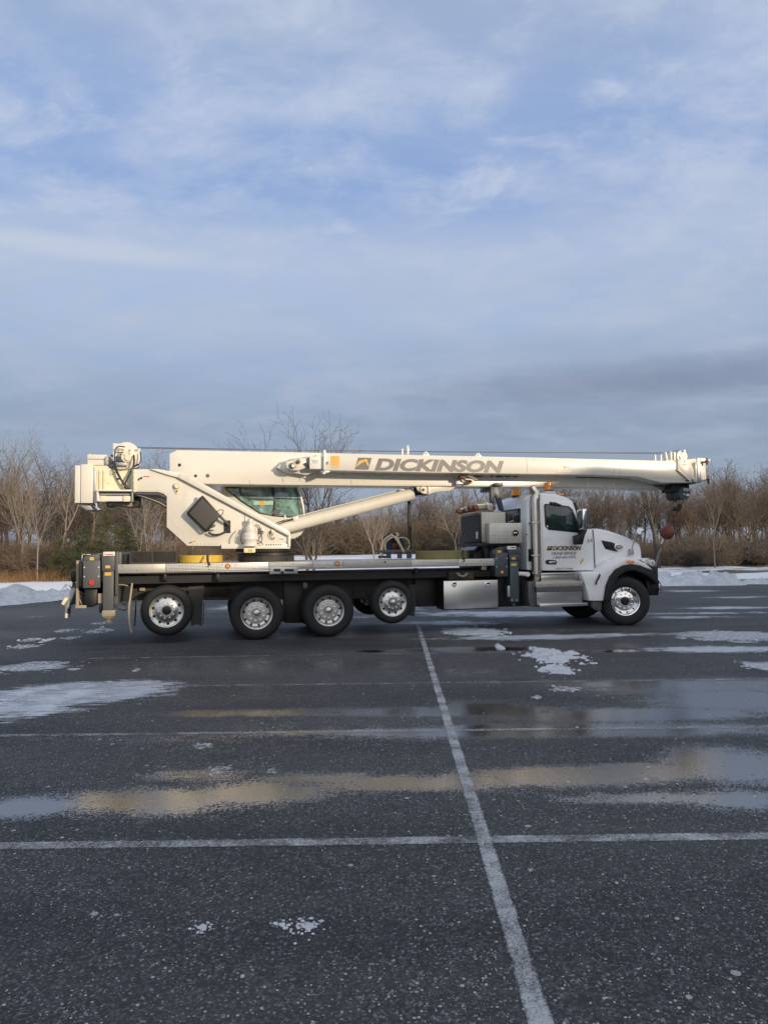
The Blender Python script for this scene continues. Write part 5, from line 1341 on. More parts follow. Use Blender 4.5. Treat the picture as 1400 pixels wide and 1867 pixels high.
tube('grab_rail', [(547, 884, 2.3), (556, 900, 2.3), (561, 918, 2.3), (562, 938, 2.3)], .9, BLACK, T, 6)
plate('cab_foot', [(549, 974), (553, 970), (553, 976), (550, 979)], 1.9, 2.3, BLACK, T, 0)

# ================= THINGS CARRIED ON THE DECK (top level)
def lw(v): return ORG + UX * v.x + WX * v.y + Vector((0, 0, v.z))


def carried(name, px, py, w_, label, cat, group=None):
    """empty standing on the deck, aligned with the truck"""
    p = P(px, py, w_); p.z = ztop - .004
    o = empty(name, lw(p), YAW, label, cat, group)
    bpy.context.view_layer.update()
    return o


def rehome(o, objs):
    """parts were modelled in the truck's frame: keep them where they are under their own thing"""
    base = T.matrix_world
    for c_ in objs:
        c_.parent = o; c_.matrix_parent_inverse = o.matrix_world.inverted() @ base


bpy.context.view_layer.update()
# wire basket
bk = carried('mesh_basket', 280, 1029, .15, 'dark expanded-metal basket standing on the deck behind the rear outrigger', 'basket')
objs = []
bx0, bx1 = P(238.5, 1018, .15).x, P(322, 1018, .15).x; bz1 = P(280, 1004.5, .15).z; bz0 = ztop
w0, w1 = .15, .75
fm = MB()
for x in (bx0, (bx0 + bx1) / 2 - .02, bx1):
    for w_ in (w0, w1): fm.box((x - .018, w_ - .018, bz0), (x + .018, w_ + .018, bz1))
for z in (bz0 + .015, bz1 - .012):
    for w_ in (w0, w1): fm.box((bx0, w_ - .012, z - .014), (bx1, w_ + .012, z + .014))
    for x in (bx0, bx1): fm.box((x - .012, w0, z - .014), (x + .012, w1, z + .014))
objs.append(fm.build('frame', FRAME, None))
for w_ in (w0, w1):
    ms = MB(); n = 26; h = bz1 - bz0
    for k in range(-6, n):
        x = bx0 + (bx1 - bx0) * k / n
        for s in (1, -1):
            xa, xb = (x, x + h * 1.9) if s > 0 else (x + h * 1.9, x)
            za, zb = bz0, bz1
            def clipx(xa, za, xb, zb):
                t0, t1 = 0, 1
                for (p_, q_) in ((bx0 - xa, 1), (bx1 - xa, -1)):
                    tt = p_ / (xb - xa)
                    if (xb - xa) * q_ > 0: t0 = max(t0, tt)
                    else: t1 = min(t1, tt)
                return t0, t1
            t0, t1 = clipx(xa, za, xb, zb)
            if t1 > t0 + .02: ms.tube([(xa + (xb - xa) * t0, w_, za + (zb - za) * t0), (xa + (xb - xa) * t1, w_, za + (zb - za) * t1)], .005, 4, caps=False)
    o_ = ms.build('mesh_panel', FRAME, None); objs.append(o_); tag(o_, kind='stuff')
objs.append(MB().box((bx0 + .1, .3, bz0), (bx1 - .12, .7, bz0 + .12)).build('load', FRAME, None, .03))
rehome(bk, objs)
# round outrigger pads
for (px, w_, rpx, y0, m, lab) in ((365, .55, 41, 1012.5, YELLOW, 'round yellow outrigger pad strapped on the deck under the turret'),
                                  (815, .62, 50, 1004, OLIVE, 'round mossy olive outrigger pad on the deck beside the cooler unit')):
    c = P(px, 1020, w_); r_ = RP(rpx, px, 1015, w_); h = P(px, y0, w_ - r_ * .0).z
    pd = carried('outrigger_pad', px, 1020, w_, lab, 'outrigger pad')
    ob_ = [MB().lathe((c.x, w_ + .35, 0), [(0, ztop), (r_, ztop + .002), (r_, h - .01), (r_ * .98, h), (0, h)], 'z', 40).build('disc', m, None)]
    tx = px + 14 if m is YELLOW else px + 28
    ob_.append(tube('tie_strap', [(tx, 1012 if m is YELLOW else 1004, .3), (tx, 1022 if m is YELLOW else 1012, .16), (tx + 2, 1028 if m is YELLOW else 1019, -.02)], 2.2, FRAME, None, 6))
    ob_.append(tube('hook', [(tx + 2, 1025 if m is YELLOW else 1017, -.02), (tx + 4, 1030 if m is YELLOW else 1022, -.03), (tx - 1, 1033 if m is YELLOW else 1025, -.03)], .8, BLACK, None, 6))
    rehome(pd, ob_)
# rigging stand with slings
rk = carried('rigging_stand', 725, 1017, 1.0, 'low dark steel stand on the deck in front of the tall post', 'stand')
ob_ = [rect('table', 693, 1002.5, 752, 1007.5, .9, 1.5, SLATE, None, .01)]
for x in (706, 726, 743): ob_.append(rect('leg', x, 1007, x + 7, 1018, .95, 1.05, SLATE, None, .005))
ob_.append(plate('foot', [(691, 1017.5), (694, 1013), (712, 1013), (714, 1018)], .9, 1.1, FRAME, None, .01)); rehome(rk, ob_)
bgz = [tube('bag_body', [(709, 1001, 1.1), (707, 990, 1.1), (713, 982, 1.1), (724, 983, 1.1), (731, 990, 1.1), (730, 1001, 1.1)], 7, BLUE, None, 10)]
bgz.append(tube('bag_body', [(714, 1000, 1.15), (720, 992, 1.15), (728, 999, 1.15)], 6, RUST, None, 8)); bgz.append(tube('bag_flap', [(700, 983, 1.1), (704, 979, 1.1), (711, 975, 1.1), (722, 975, 1.1), (728, 981, 1.1)], 3.0, BLACK, None, 8))
bag = carried('rigging_bag', 718, 1003, 1.1, 'dark blue bag of rigging gear slumped on the low steel stand', 'bag')
rehome(bag, bgz)
sl = [tube('strap', [(697, 1014, .95), (697, 1000, .95), (700, 986, .95), (708, 978, .93), (716, 975, .93)], 1.6, SLING, None, 6),
      tube('strap', [(704, 1008, .95), (702, 992, .95), (710, 982, .92), (722, 979, .92), (728, 990, .9), (734, 1005, .9)], 1.8, SLING, None, 6),
      tube('strap', [(712, 974, .92), (720, 980, .9), (729, 993, .88), (736, 1006, .88)], 2.1, SLING, None, 6),
      tube('strap', [(722, 982, .95), (735, 980, .95), (744, 985, .95), (746, 996, .95), (742, 1003, .95)], 1.2, SLING, None, 6),
      tube('strap', [(722, 972, .92), (726, 975, .92), (720, 980, .92)], 1.9, SLING, None, 6)]
slg = carried('lifting_slings', 720, 1003, .95, 'tan lifting slings draped over the dark blue bag', 'slings'); rehome(slg, sl)
# bundle on top of the cooler
bn = carried('bundle', 868, 930, .7, 'bundle of folded poles with a white roll strapped on top of the cooler unit', 'pole bundle')
ob_ = []
for k, (y0, y1) in enumerate(((934, 927), (931, 923), (936, 930), (929, 922))): ob_.append(tube('pole', [(835, y0, .5 + k * .12), (872, y1, .5 + k * .12)], 1.7, (RUST, STEEL, RUST, STEEL)[k], None, 8, sub=False))
for k, (y0, y1) in enumerate(((921.5, 919.5), (925.5, 924), (929.5, 928))): ob_.append(tube('roll', [(866, y0, .45 + k * .06), (893, y1, .45 + k * .06)], 2.3, (CREAM, LABEL, TAN)[k], None, 10, sub=False))
for px, py, r_, m in ((868, 924, 4.5, RUST), (894, 924, 6.5, STEEL), (838, 931, 4, RUST), (900, 926, 4, RUST), (888, 918, 2.5, CREAM), (850, 929, 3.4, DGREY), (858, 925, 3, RUST)): ob_.append(disc('clamp', px, py, r_, .40, .55, m, None, 12))
rehome(bn, ob_)
# hook ball hanging from the boom tip
hb = carried('hook_ball', 1216, 971, 1.2, 'rusty red overhaul ball hanging by its chain from the boom tip', 'hook ball')
c = P(1216, 971, 1.2); r_ = RP(12.9, 1216, 971, 1.2)
ax = (P(1240, 920, 1.2) - c).normalized()
ob_ = []
prof = [(0, -1.02), (.3, -1.0), (.35, -.9), (.62, -.76), (.85, -.5), (.98, -.1), (.98, .12), (.86, .5), (.6, .8), (.34, .93), (.22, 1.0), (.2, 1.2), (0, 1.22)]
mb = MB().lathe((0, 0, 0), [(a_ * r_, t_ * r_) for a_, t_ in prof], 'z', 32); o_ = mb.build('ball', RUST, None)
o_.location = c; o_.rotation_euler = ax.to_track_quat('Z', 'Y').to_euler(); ob_.append(o_)
L = (P(1238, 922, 1.2) - c).length; mb = None
for k in range(5):
    p_ = c + ax * (r_ * 1.25 + k * .075); a2 = up
    o_ = MB().tube([(.0, 0, -.045), (.022, 0, -.03), (.022, 0, .03), (0, 0, .045), (-.022, 0, .03), (-.022, 0, -.03), (0, 0, -.045)], .011, 6).build('chain_link', RUST, None)
    o_.location = p_; o_.rotation_euler = (ax.to_track_quat('Z', 'Y').to_matrix() @ Matrix.Rotation(R(90 * (k % 2)), 3, 'Z')).to_euler(); ob_.append(o_)
ob_.append(tube('swivel', [(1227, 950, 1.2), (1232, 939, 1.2), (1234, 934, 1.2)], 2.6, RUST, None, 10))
ob_.append(tube('rope_socket', [(1234, 931, 1.2), (1236, 927, 1.2), (1239, 921, 1.2)], 4.2, FRAME, None, 12))
ob_.append(disc('socket_nut', 1238, 927, 4.2, 1.1, 1.3, FRAME, None, 12))
ob_.append(tube('rope', [(1239, 921, 1.2), (1245, 914, 1.1), (1245, 900, 1.0)], .7, BLACK, None, 6)); ob_.append(tube('rope', [(1236, 922, 1.2), (1238, 914, 1.1), (1240, 905, 1.0)], .5, BLACK, None, 6))
rehome(hb, ob_)
tie = carried('tie_down_strap', 1205, 1020, 1.2, 'pale tie-down strap from the hook ball to the front bumper', 'strap')
s1 = tube('shackle', [(1209, 983, 1.2), (1206, 988, 1.2), (1205, 992, 1.2)], 1.6, CREAM, None, 8)
q = [P(1206, 990, 1.2), P(1203, 1003, 1.2), P(1197, 1022, 1.2), P(1194, 1040, 1.2)]
sb_ = MB(); vs = []
for p_ in q: vs += [p_ + Vector((-.028, 0, 0)), p_ + Vector((.028, .02, 0)), p_ + Vector((.028, .026, 0)), p_ + Vector((-.028, .006, 0))]
fs = [];
for i in range(3):
    for k in range(4): fs.append((i * 4 + k, i * 4 + (k + 1) % 4, i * 4 + 4 + (k + 1) % 4, i * 4 + 4 + k))
ob2 = [s1, sb_.add(vs, fs).build('webbing', GALV, None), tube('cord', [(1207, 992, 1.22), (1200, 1000, 1.2), (1192, 1014, 1.15), (1188, 1028, 1.1)], .9, BLACK, None, 6)]
rehome(tie, ob2)

for px in (455, 640, 905): tube('weld_seam', [(px, 876, .916), (px + 1, 884, .916)], .35, GALV, boom, 5, sub=False)
tube('weld_seam', [(960, 835.5, .397), (962, 864, .397)], .4, CREAM, jib, 5, sub=False)
tube('weld_seam', [(312, 948, .617), (350, 985, .617), (404, 989, .617)], .35, CREAM, tur, 5, sub=False)
tube('weld_seam', [(250, 893, .617), (290, 893.5, .617), (306, 901, .617)], .35, CREAM, tur, 5, sub=False)
for k in range(7): disc('bolt', 352 + k * 7.2, 991.5, 1.0, .605, .625, GALV, tur, 8)
for k in range(5): disc('bolt', 330 + k * 1.5, 905 + k * 0, .1, .615, .625, GALV, tur, 6) if False else None

# ================================================================== TREES
def seg_mesh(name, segs, m, sides=3):
    """segs: array (n, 8): p0, p1, r0, r1 -> thin tapered prisms"""
    s = np.asarray(segs, float); n = len(s)
    p0, p1, r0, r1 = s[:, 0:3], s[:, 3:6], s[:, 6], s[:, 7]
    d = p1 - p0; d /= np.maximum(np.linalg.norm(d, axis=1, keepdims=True), 1e-9)
    ref = np.where(np.abs(d[:, 2:3]) < .9, [[0, 0, 1.]], [[1., 0, 0]])
    a = np.cross(d, ref); a /= np.linalg.norm(a, axis=1, keepdims=True); b = np.cross(d, a)
    v = np.empty((n, sides * 2, 3))
    for k in range(sides):
        t_ = 2 * math.pi * k / sides; o = a * math.cos(t_) + b * math.sin(t_)
        v[:, k] = p0 + o * r0[:, None]; v[:, sides + k] = p1 + o * r1[:, None]
    base = (np.arange(n) * sides * 2)[:, None, None]
    q = np.array([[k, (k + 1) % sides, sides + (k + 1) % sides, sides + k] for k in range(sides)])[None] + base
    q = q.reshape(-1, 4)
    me = bpy.data.meshes.new(name)
    me.vertices.add(n * sides * 2); me.vertices.foreach_set('co', v.astype(np.float32).ravel())
    me.loops.add(q.size); me.polygons.add(len(q))
    me.loops.foreach_set('vertex_index', q.astype(np.int32).ravel())
    me.polygons.foreach_set('loop_start', np.arange(0, q.size, 4, dtype=np.int32))
    me.update(calc_edges=True); me.materials.append(m)
    return me


def grow(seed, h, stems=1, spread=.5, twig=3600, upw=.18, lean=0.0, trunkr=None, fork=.35, gmin=.25, limbs=None, limbsp=1.0, rmin=.0045):
    rg = random.Random(seed); trunk, crown = [], []
    cnt = [0]
    def branch(p, d, L, r, lvl):
        n = max(2, int(L / (.55 if lvl < 2 else .32))); st = L / n; q = p.copy(); dd = d.copy()
        tgt = trunk if lvl == 0 else crown
        kids = []
        for i in range(n):
            f = i / n
            dd = (dd + Vector((rg.gauss(0, .09), rg.gauss(0, .09), upw * (.25 if lvl else .1) + rg.gauss(0, .04)))).normalized()
            q2 = q + dd * st; ra = r * (1 - .75 * f); rb = r * (1 - .75 * (i + 1) / n)
            tgt.append((*q, *q2, max(ra, rmin), max(rb, rmin * .8))); cnt[0] += 1
            q = q2
            if lvl < 4 and (lvl or f > gmin) and L > .25:
                k_ = rg.random() < (.9, .95, .95, .75)[lvl]
                for _ in range((2 if lvl in (0, 1) and rg.random() < .6 else 1) if k_ else 0): kids.append((q.copy(), dd.copy(), f, rb))
        for (kp, kd, f, kr) in kids:
            if cnt[0] > twig: break
            an = rg.uniform(0, 6.283); side = kd.orthogonal().normalized(); side.rotate(Matrix.Rotation(an, 3, kd))
            nd = (kd * (1 - spread * .6) + side * spread * rg.uniform(.7, 1.4) + Vector((0, 0, upw))).normalized()
            L2 = L * (rg.uniform(.42, .62) if lvl else rg.uniform(.34, .55)) * (1 - .45 * f)
            branch(kp, nd, L2, min(kr * .75, r * .5), lvl + 1)
    for s in range(stems):
        cnt[0] = 0
        a = 2 * math.pi * s / max(1, stems) + rg.random(); l = (.10 if stems > 1 else .0) + lean
        r0 = trunkr or h * .014
        # a trunk that forks into a few leading limbs
        H0 = h * fork * rg.uniform(.85, 1.15)
        d = Vector((math.cos(a) * l, math.sin(a) * l, 1)).normalized(); p = Vector((math.cos(a) * .12 * (stems > 1), math.sin(a) * .12 * (stems > 1), -.15)); n = 6; rr_ = r0
        for i in range(n):
            d = (d + Vector((rg.gauss(0, .035), rg.gauss(0, .035), .02))).normalized(); p2 = p + d * H0 / n; r2 = rr_ * .95
            trunk.append((*p, *p2, rr_, r2)); p = p2; rr_ = r2
        k = limbs or rg.choice((2, 3, 3))
        for j in range(k):
            aa = 2 * math.pi * j / k + rg.random(); sp = rg.uniform(.15, .42) * (spread / .5) * limbsp
            nd = (d + Vector((math.cos(aa) * sp, math.sin(aa) * sp, .1))).normalized()
            cnt[0] = 0; lim = twig / k / stems
            def sub(p, nd, L, r):
                old = twig
                branch(p, nd, L, r, 1)
            cap = twig; 
            branch_lim(branch, cnt, p, nd, (h - H0) * rg.uniform(.8, 1.02), rr_ * .72, lim, twig)
    return trunk, crown


def branch_lim(branch, cnt, p, d, L, r, lim, twig):
    cnt[0] = int(twig - lim); branch(p, d, L, r, 1)


def bark(name, a, b):
    m = bpy.data.materials.new(name); m.use_nodes = True
    t = NT(m.node_tree); bs = t.n['Principled BSDF']
    oi = t.new('ShaderNodeObjectInfo'); ob = t.new('ShaderNodeTexCoord').outputs['Object']
    n = t.noise(ob, 1.3, 4, .6)
    c = t.mix(n, a, b); c = t.mix(t.m('MULTIPLY', oi.outputs['Random'], .45), c, tuple(x * 1.5 for x in b))
    t.l.new(c, bs.inputs['Base Color']); bs.inputs['Roughness'].default_value = .85
    bs.inputs['Specular IOR Level'].default_value = .15
    return m


BARK = bark('bark', (.12, .10, .078), (.20, .165, .125)); TWIG = bark('twigs', (.095, .072, .055), (.17, .13, .10)); TWIGD = bark('dark_bark', (.05, .042, .036), (.10, .085, .07))
PALE = bark('pale_bark', (.17, .145, .115), (.25, .21, .17)); BRUSHM = bark('brush', (.105, .078, .055), (.20, .150, .105)); GREYB = bark('grey_brush', (.10, .085, .07), (.18, .152, .125))
GREYT = bark('grey_twigs', (.075, .065, .058), (.13, .115, .10))
PROTO = []
for i in range(7):
    tr_, cr_ = grow(100 + i, 9.0, stems=(1, 1, 2, 1, 1, 1, 1)[i], spread=(.55, .75, .6, .5, .8, .7, .6)[i], twig=7000, rmin=.0062, fork=(.42, .34, .3, .5, .38, .28, .46)[i], upw=(.10, .06, .09, .14, .03, .07, .12)[i], limbsp=1.2)
    PROTO.append((seg_mesh('trunk', tr_, BARK, 6), seg_mesh('crown', cr_, TWIG, 3), tr_, cr_))
    print('tree', i, len(tr_), len(cr_))


def gz(x, y):
    return float(terr(np.array([[x]]), np.array([[y]]))[0, 0])


def tree(kind, x, y, h, rz, label, group, name='bare_tree', bm=None, tm=None):
    r_ = empty(name, (x, y, gz(x, y)), rz, label, 'tree', group)
    s = h / 9.0; r_.scale = (s, s, s)
    for nm, me in (('trunk', PROTO[kind][0]), ('crown', PROTO[kind][1])):
        link(bpy.data.objects.new(nm, me), r_)
    return r_


rg = random.Random(12)
def xat(px, y): return (px - 700) / FPX * y


# left wood
LG = 'bare trees of the wood left of the crane'
for k in range(26):
    px = -60 + k * 17 + rg.uniform(-8, 8); y = rg.uniform(49, 66)
    top = np.interp(px, [-60, 60, 130, 180, 260, 400], [845, 822, 838, 870, 850, 880])
    h = (1000 - top) * y / FPX + 2.0
    tree(rg.randrange(7), xat(px, y), y, h * rg.uniform(.82, 1.06), rg.uniform(0, 6), 'bare brown tree in the sunlit wood at the left behind the crane', LG)
# middle, beyond the field
MG = 'bare trees of the far wood seen under the boom'
for k in range(30):
    px = 380 + k * 19 + rg.uniform(-8, 8); y = rg.uniform(96, 128)
    top = np.interp(px, [380, 560, 640, 700, 760, 850, 960], [850, 905, 935, 905, 880, 870, 860])
    h = (1000 - top) * y / FPX + .4
    tree(rg.randrange(7), xat(px, y), y, h * rg.uniform(.8, 1.05), rg.uniform(0, 6), 'bare tree in the far wood seen between deck and boom', MG)
# right wood
RG = 'bare trees of the wood right of the crane'
for k in range(46):
    px = 900 + k * 13 + rg.uniform(-8, 8); y = rg.uniform(56, 76)
    top = np.interp(px, [900, 960, 1080, 1200, 1260, 1330, 1420], [884, 884, 890, 888, 876, 870, 864])
    h = (997 - top) * y / FPX + 1.6
    tree(rg.randrange(7), xat(px, y), y, h * rg.uniform(.82, 1.05), rg.uniform(0, 6), 'bare brown tree in the wood behind the truck cab and hood', RG)

# single trees one can point to
def special(seed, px, y, h, label, name, tmat, cmat, **kw):
    tr_, cr_ = grow(seed, h, **kw)
    r_ = empty(name, (xat(px, y), y, gz(xat(px, y), y)), 0, label, 'tree')
    link(bpy.data.objects.new('trunk', seg_mesh('trunk', tr_, tmat, 8)), r_)
    link(bpy.data.objects.new('crown', seg_mesh('crown', cr_, cmat, 4)), r_)
    return r_


special(318, 568, 30.0, 6.6, 'dark spreading bare tree rising behind the middle of the boom', 'spreading_tree', GREYT, GREYT, stems=2, spread=.55, twig=5200, upw=.085, fork=.24, trunkr=.075, limbs=5, limbsp=2.3, rmin=.0045)
special(322, 1197, 52, 6.6, 'dark Y-forked bare tree standing behind the hook ball', 'forked_tree', TWIGD, TWIGD, stems=1, spread=.5, twig=2600, upw=.2, fork=.36, trunkr=.20)
special(333, 69, 43, 5.4, 'slim pale-trunked sapling at the edge of the left wood', 'sapling', PALE, PALE, stems=1, spread=.55, twig=900, upw=.2, fork=.42, trunkr=.05)
special(344, 686, 60, 5.6, 'pale slim tree on the field in front of the far wood', 'field_tree', PALE, PALE, stems=2, spread=.5, twig=1800, upw=.22, fork=.34, trunkr=.08)
special(355, 1300, 50, 5.2, 'pale-stemmed small tree at the front of the right wood', 'field_tree', PALE, PALE, stems=1, spread=.45, twig=1500, upw=.22, fork=.4, trunkr=.05)
special(366, 110, 47, 7.6, 'tall pale many-limbed tree in the left wood beside the counterweight', 'pale_tree', PALE, PALE, stems=1, spread=.6, twig=4600, upw=.14, fork=.38, trunkr=.11)
special(377, 42, 47, 8.3, 'tall grey forked tree at the left of the wood', 'grey_tree', BARK, BARK, stems=1, spread=.5, twig=3800, upw=.26, fork=.28, trunkr=.17)
special(388, 262, 46, 5.4, 'leaning pale tree behind the mesh basket', 'pale_tree', PALE, PALE, stems=2, spread=.6, twig=2600, upw=.1, fork=.34, trunkr=.08)
special(399, 835, 70, 5.8, 'pale upright tree left of the engine cooler', 'pale_tree', PALE, PALE, stems=2, spread=.6, twig=3200, upw=.12, fork=.34, trunkr=.08)

# the wood's brushy mass
def mass(name, n, xf, yf, hf, m, seed, src, keep=1.0, rmul=1.0):
    r_ = np.random.default_rng(seed); out = []
    for i in range(n):
        cr_ = np.array(src[int(r_.integers(len(src)))])
        if keep < 1: cr_ = cr_[r_.random(len(cr_)) < keep]
        x, y = xf(r_), 0; y = yf(r_, x); x = x(y) if callable(x) else x
        h = hf(r_, x, y); s = h / 9.0; a = r_.uniform(0, 6.28); ca, sa = math.cos(a), math.sin(a)
        v = cr_.copy()
        for o in (0, 3):
            X_ = cr_[:, o] * ca - cr_[:, o + 1] * sa; Y_ = cr_[:, o] * sa + cr_[:, o + 1] * ca
            v[:, o] = X_ * s + x; v[:, o + 1] = Y_ * s + y; v[:, o + 2] = cr_[:, o + 2] * s + gz(x, y)
        v[:, 6:8] = np.maximum(cr_[:, 6:8] * s, .006) * rmul
        out.append(v)
    me = seg_mesh(name, np.concatenate(out), m, 3)
    return tag(link(bpy.data.objects.new(name, me)), kind='stuff')


# shrub source: fans of stems
def shrub(seed):
    rg_ = random.Random(seed); s = []
    for i in range(70):
        a = rg_.uniform(0, 6.28); d = Vector((math.cos(a) * rg_.uniform(.1, 1.3), math.sin(a) * rg_.uniform(.1, 1.3), 1)).normalized()
        p = Vector((rg_.gauss(0, 1.6), rg_.gauss(0, 1.6), -.3)); L = rg_.uniform(4.5, 9.5); n = 5; r0 = rg_.uniform(.022, .06)
        for k in range(n):
            d = (d + Vector((rg_.gauss(0, .3), rg_.gauss(0, .3), rg_.gauss(0, .16)))).normalized(); p2 = p + d * L / n
            s.append((*p, *p2, r0 * (1 - k / n * .8), r0 * (1 - (k + 1) / n * .8)))
            for _ in range(3):
                sd_ = (d * .6 + Vector((rg_.gauss(0, .8), rg_.gauss(0, .8), rg_.gauss(.1, .5)))).normalized(); p3 = p2 + sd_ * rg_.uniform(.6, 1.9)
                s.append((*p2, *p3, r0 * .45, r0 * .2))
                if rg_.random() < .7:
                    p4 = p3 + (sd_ + Vector((rg_.gauss(0, .5), rg_.gauss(0, .5), rg_.gauss(0, .4)))).normalized() * rg_.uniform(.4, 1.2)
                    s.append((*p3, *p4, r0 * .25, r0 * .12))
            p = p2
    return s


SH = [shrub(900 + i) for i in range(5)]
allc = []
for i in range(5):
    a_, b_ = grow(500 + i, 9.0, stems=1, spread=(.55, .75, .6, .7, .65)[i], twig=2600, fork=(.42, .34, .3, .38, .28)[i], upw=(.10, .06, .12, .05, .08)[i], rmin=.008)
    allc.append(a_ + b_)
mass('woodland', 60, lambda r_: r_.uniform(-46, -12), lambda r_, x: r_.uniform(64, 100), lambda r_, x, y: r_.uniform(6.5, 9.5), GREYB, 5, allc, 1, 1.5)
mass('woodland', 60, lambda r_: r_.uniform(-34, 40), lambda r_, x: r_.uniform(125, 175), lambda r_, x, y: r_.uniform(6, 10), GREYB, 6, allc, 1, 2.2)
mass('woodland', 85, lambda r_: r_.uniform(10, 66), lambda r_, x: r_.uniform(72, 108), lambda r_, x, y: r_.uniform(6.8, 9.2), GREYB, 7, allc, 1, 1.6)
mass('undergrowth', 130, lambda r_: r_.uniform(-36, -13), lambda r_, x: max(45.5, 47 + (x + 13) * .10 + r_.exponential(7)), lambda r_, x, y: r_.uniform(1.4, 3.4), BRUSHM, 8, SH, 1, 1.0)
mass('undergrowth', 170, lambda r_: r_.uniform(-30, 26), lambda r_, x: 104 + r_.exponential(11), lambda r_, x, y: r_.uniform(2.8, 6.2), BRUSHM, 9, SH, 1, 1.6)
mass('undergrowth', 170, lambda r_: r_.uniform(9, 46), lambda r_, x: 54 + r_.exponential(8), lambda r_, x, y: r_.uniform(1.0, 3.2), GREYB, 10, SH, 1, 1.1)
mass('undergrowth', 36, lambda r_: r_.uniform(12, 46), lambda r_, x: 53 + r_.exponential(4), lambda r_, x, y: r_.uniform(1.0, 3.0), BRUSHM, 11, SH, 1, 1.0)
mass('undergrowth', 30, lambda r_: r_.uniform(-20, -12), lambda r_, x: 62 + r_.exponential(8), lambda r_, x, y: r_.uniform(1.8, 3.4), BRUSHM, 13, SH, 1, 1.0)

# dry orange grass tufts at the foot of the left wood
gs = []
r_ = np.random.default_rng(3)
for i in range(5200):
    x = r_.uniform(-32, -10); y = 42.5 + (x + 20) * -.12 + r_.exponential(1.6); z = gz(x, y)
    gs.append((x, y, z - .02, x + r_.normal(0, .12), y + r_.normal(0, .12), z + r_.uniform(.15, .75), .008, .003))
me = seg_mesh('dry_grass', gs, bark('dry_grass', (.20, .11, .05), (.30, .18, .085)), 3); tag(link(bpy.data.objects.new('dry_grass', me)), kind='stuff')

# evergreens
NEED = mat('needles', (.055, .075, .033), .7, 0, .35, 1.2, spec=.2); NEED2 = mat('yellow_needles', (.10, .105, .042), .7, 0, .35, 1.2, spec=.2)


def pine(px, y, h, seed, label, m, wide=.36, name='pine_tree'):
    rg_ = random.Random(seed); segs, vs, fs = [], [], []
    p = Vector((0, 0, -.1)); segs.append((0, 0, -.1, 0, 0, h * .95, h * .02, .01))
    n = int(h * 16)
    for i in range(n):
        z = h * (.06 + .93 * (i / n)); f = 1 - z / h; L = h * wide * (f ** .75) * rg_.uniform(.55, 1.15) + .12
        a = rg_.uniform(0, 6.28); d = Vector((math.cos(a), math.sin(a), rg_.uniform(.05, .45))).normalized()
        q = Vector((0, 0, z)); e = q + d * L; segs.append((*q, *e, .02, .006))
        for j in range(int(10 + L * 42)):
            t_ = rg_.uniform(.15, 1.02); c_ = q + d * L * t_ + Vector((rg_.gauss(0, .10), rg_.gauss(0, .10), rg_.gauss(0, .07)))
            dd = (d * .8 + Vector((rg_.gauss(0, .6), rg_.gauss(0, .6), rg_.gauss(.25, .45)))).normalized(); s = dd.orthogonal().normalized(); s.rotate(Matrix.Rotation(rg_.uniform(0, 6.3), 3, dd))
            l = rg_.uniform(.10, .2); w_ = .016; b = len(vs)
            vs += [c_ - s * w_, c_ + s * w_, c_ + dd * l]; fs.append((b, b + 1, b + 2))
            s2 = dd.cross(s); vs += [c_ - s2 * w_, c_ + s2 * w_, c_ + dd * l * .9 + s2 * .03]; fs.append((b + 3, b + 4, b + 5))
    x = xat(px, y); r_ = empty(name, (x, y, gz(x, y)), 0, label, 'tree')
    link(bpy.data.objects.new('trunk', seg_mesh('trunk', segs, TWIGD, 5)), r_)
    me = bpy.data.meshes.new('crown'); me.from_pydata([tuple(v) for v in vs], [], fs); me.materials.append(m)
    link(bpy.data.objects.new('crown', me), r_)


pine(150, 42.5, 3.1, 1, 'dark green young pine left of the pair behind the rear outrigger', NEED, .42)
pine(196, 43, 4.3, 2, 'tallest yellow-green pine directly behind the rear outrigger', NEED2, .38)
pine(112, 43.5, 2.5, 3, 'small dull pine half hidden in brush at the left', NEED2, .5)
pine(232, 44, 3.3, 4, 'pine just left of the mesh basket', NEED, .42)
# far evergreen hump seen through the gap
for k, (px, h) in enumerate(((648, 7.2), (664, 6.2), (632, 6.0), (710, 6.6))):
    pine(px, 150, h, 20 + k, ('rounded far evergreen in the gap under the lift cylinder', 'lower far evergreen right of the rounded one', 'far evergreen left of the rounded one', 'far evergreen behind the rigging bag')[k], NEED, .5, 'far_evergreen')

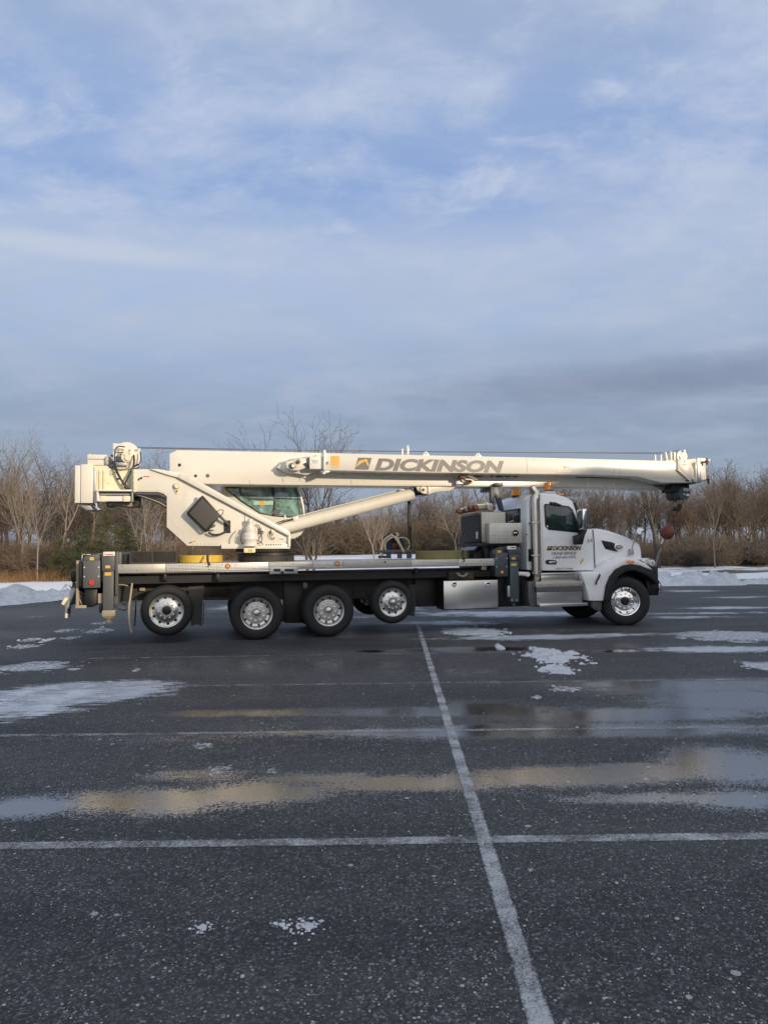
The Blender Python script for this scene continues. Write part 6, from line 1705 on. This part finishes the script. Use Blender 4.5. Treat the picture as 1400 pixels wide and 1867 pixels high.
# small white outbuilding glimpsed through the wood
sx, sy = xat(300, 80), 80; sz = gz(sx, sy)
sh_ = empty('shed', (sx, sy, sz), .15, 'small white-roofed shed glimpsed through the wood above the yellow pad', 'shed')
WW = mat('white_siding', (.72, .70, .66), .6)
MB().box((-1.3, -1.0, 0), (1.3, 1.0, 1.5)).build('wall', WW, sh_)
MB().add([(-1.5, -1.2, 1.45), (1.5, -1.2, 1.45), (1.5, 1.2, 1.45), (-1.5, 1.2, 1.45), (-1.5, 0, 2.3), (1.5, 0, 2.3)], [(0, 1, 5, 4), (2, 3, 4, 5), (0, 4, 3), (1, 2, 5), (0, 3, 2, 1)]).build('roof', SNOW, sh_)
MB().box((-.3, -1.03, 0), (.3, -.98, 1.2)).build('door', DGREY, sh_)

# ================================================================== building added out of view, placed and stepped to shade the lot
bl = empty('shade_building', (26, 0, 0), 0, 'long two-storey pale building added out of view to shade the lot, lower at its far end', 'building')
BR = mat('pale_wall', (.50, .49, .46), .85, 0, .25, 6, bump=.1, bscale=30)
BH = 10.0
BY0, BY1 = -45, -5.6
MB().box((0, BY0, -.2), (22, BY1, BH)).build('wall', BR, bl)
MB().box((-.12, BY0 - .1, BH + .003), (22.1, BY1 + .1, BH + .22)).build('roof_coping', GALV, bl)
MB().box((.02, BY1 + .12, -.2), (22, 28, 8.75)).build('wall', BR, bl)
MB().box((-.1, BY1 + .12, 8.753), (22.1, 28.1, 8.9)).build('roof_coping', GALV, bl)
wm = MB().box((-.05, 0, 0), (.04, 1.8, 1.7)); w0_ = wm.build('window', LABEL, bl); g0_ = MB().box((-.065, .1, .1), (-.03, 1.7, 1.6)).build('pane', DGLASS, w0_)
w0_.location = (0, BY0 + 2, 1.2)
for k in range(1, 40):
    o_ = share(w0_, 'window', (0, BY0 + 2 + (k % 20) * 3.55, 1.2 + (k // 20) * 4.2), bl); share(g0_, 'pane', (0, 0, 0), o_)
print('objects', len(sc.objects), 'tris', sum(len(m.polygons) for m in bpy.data.meshes))
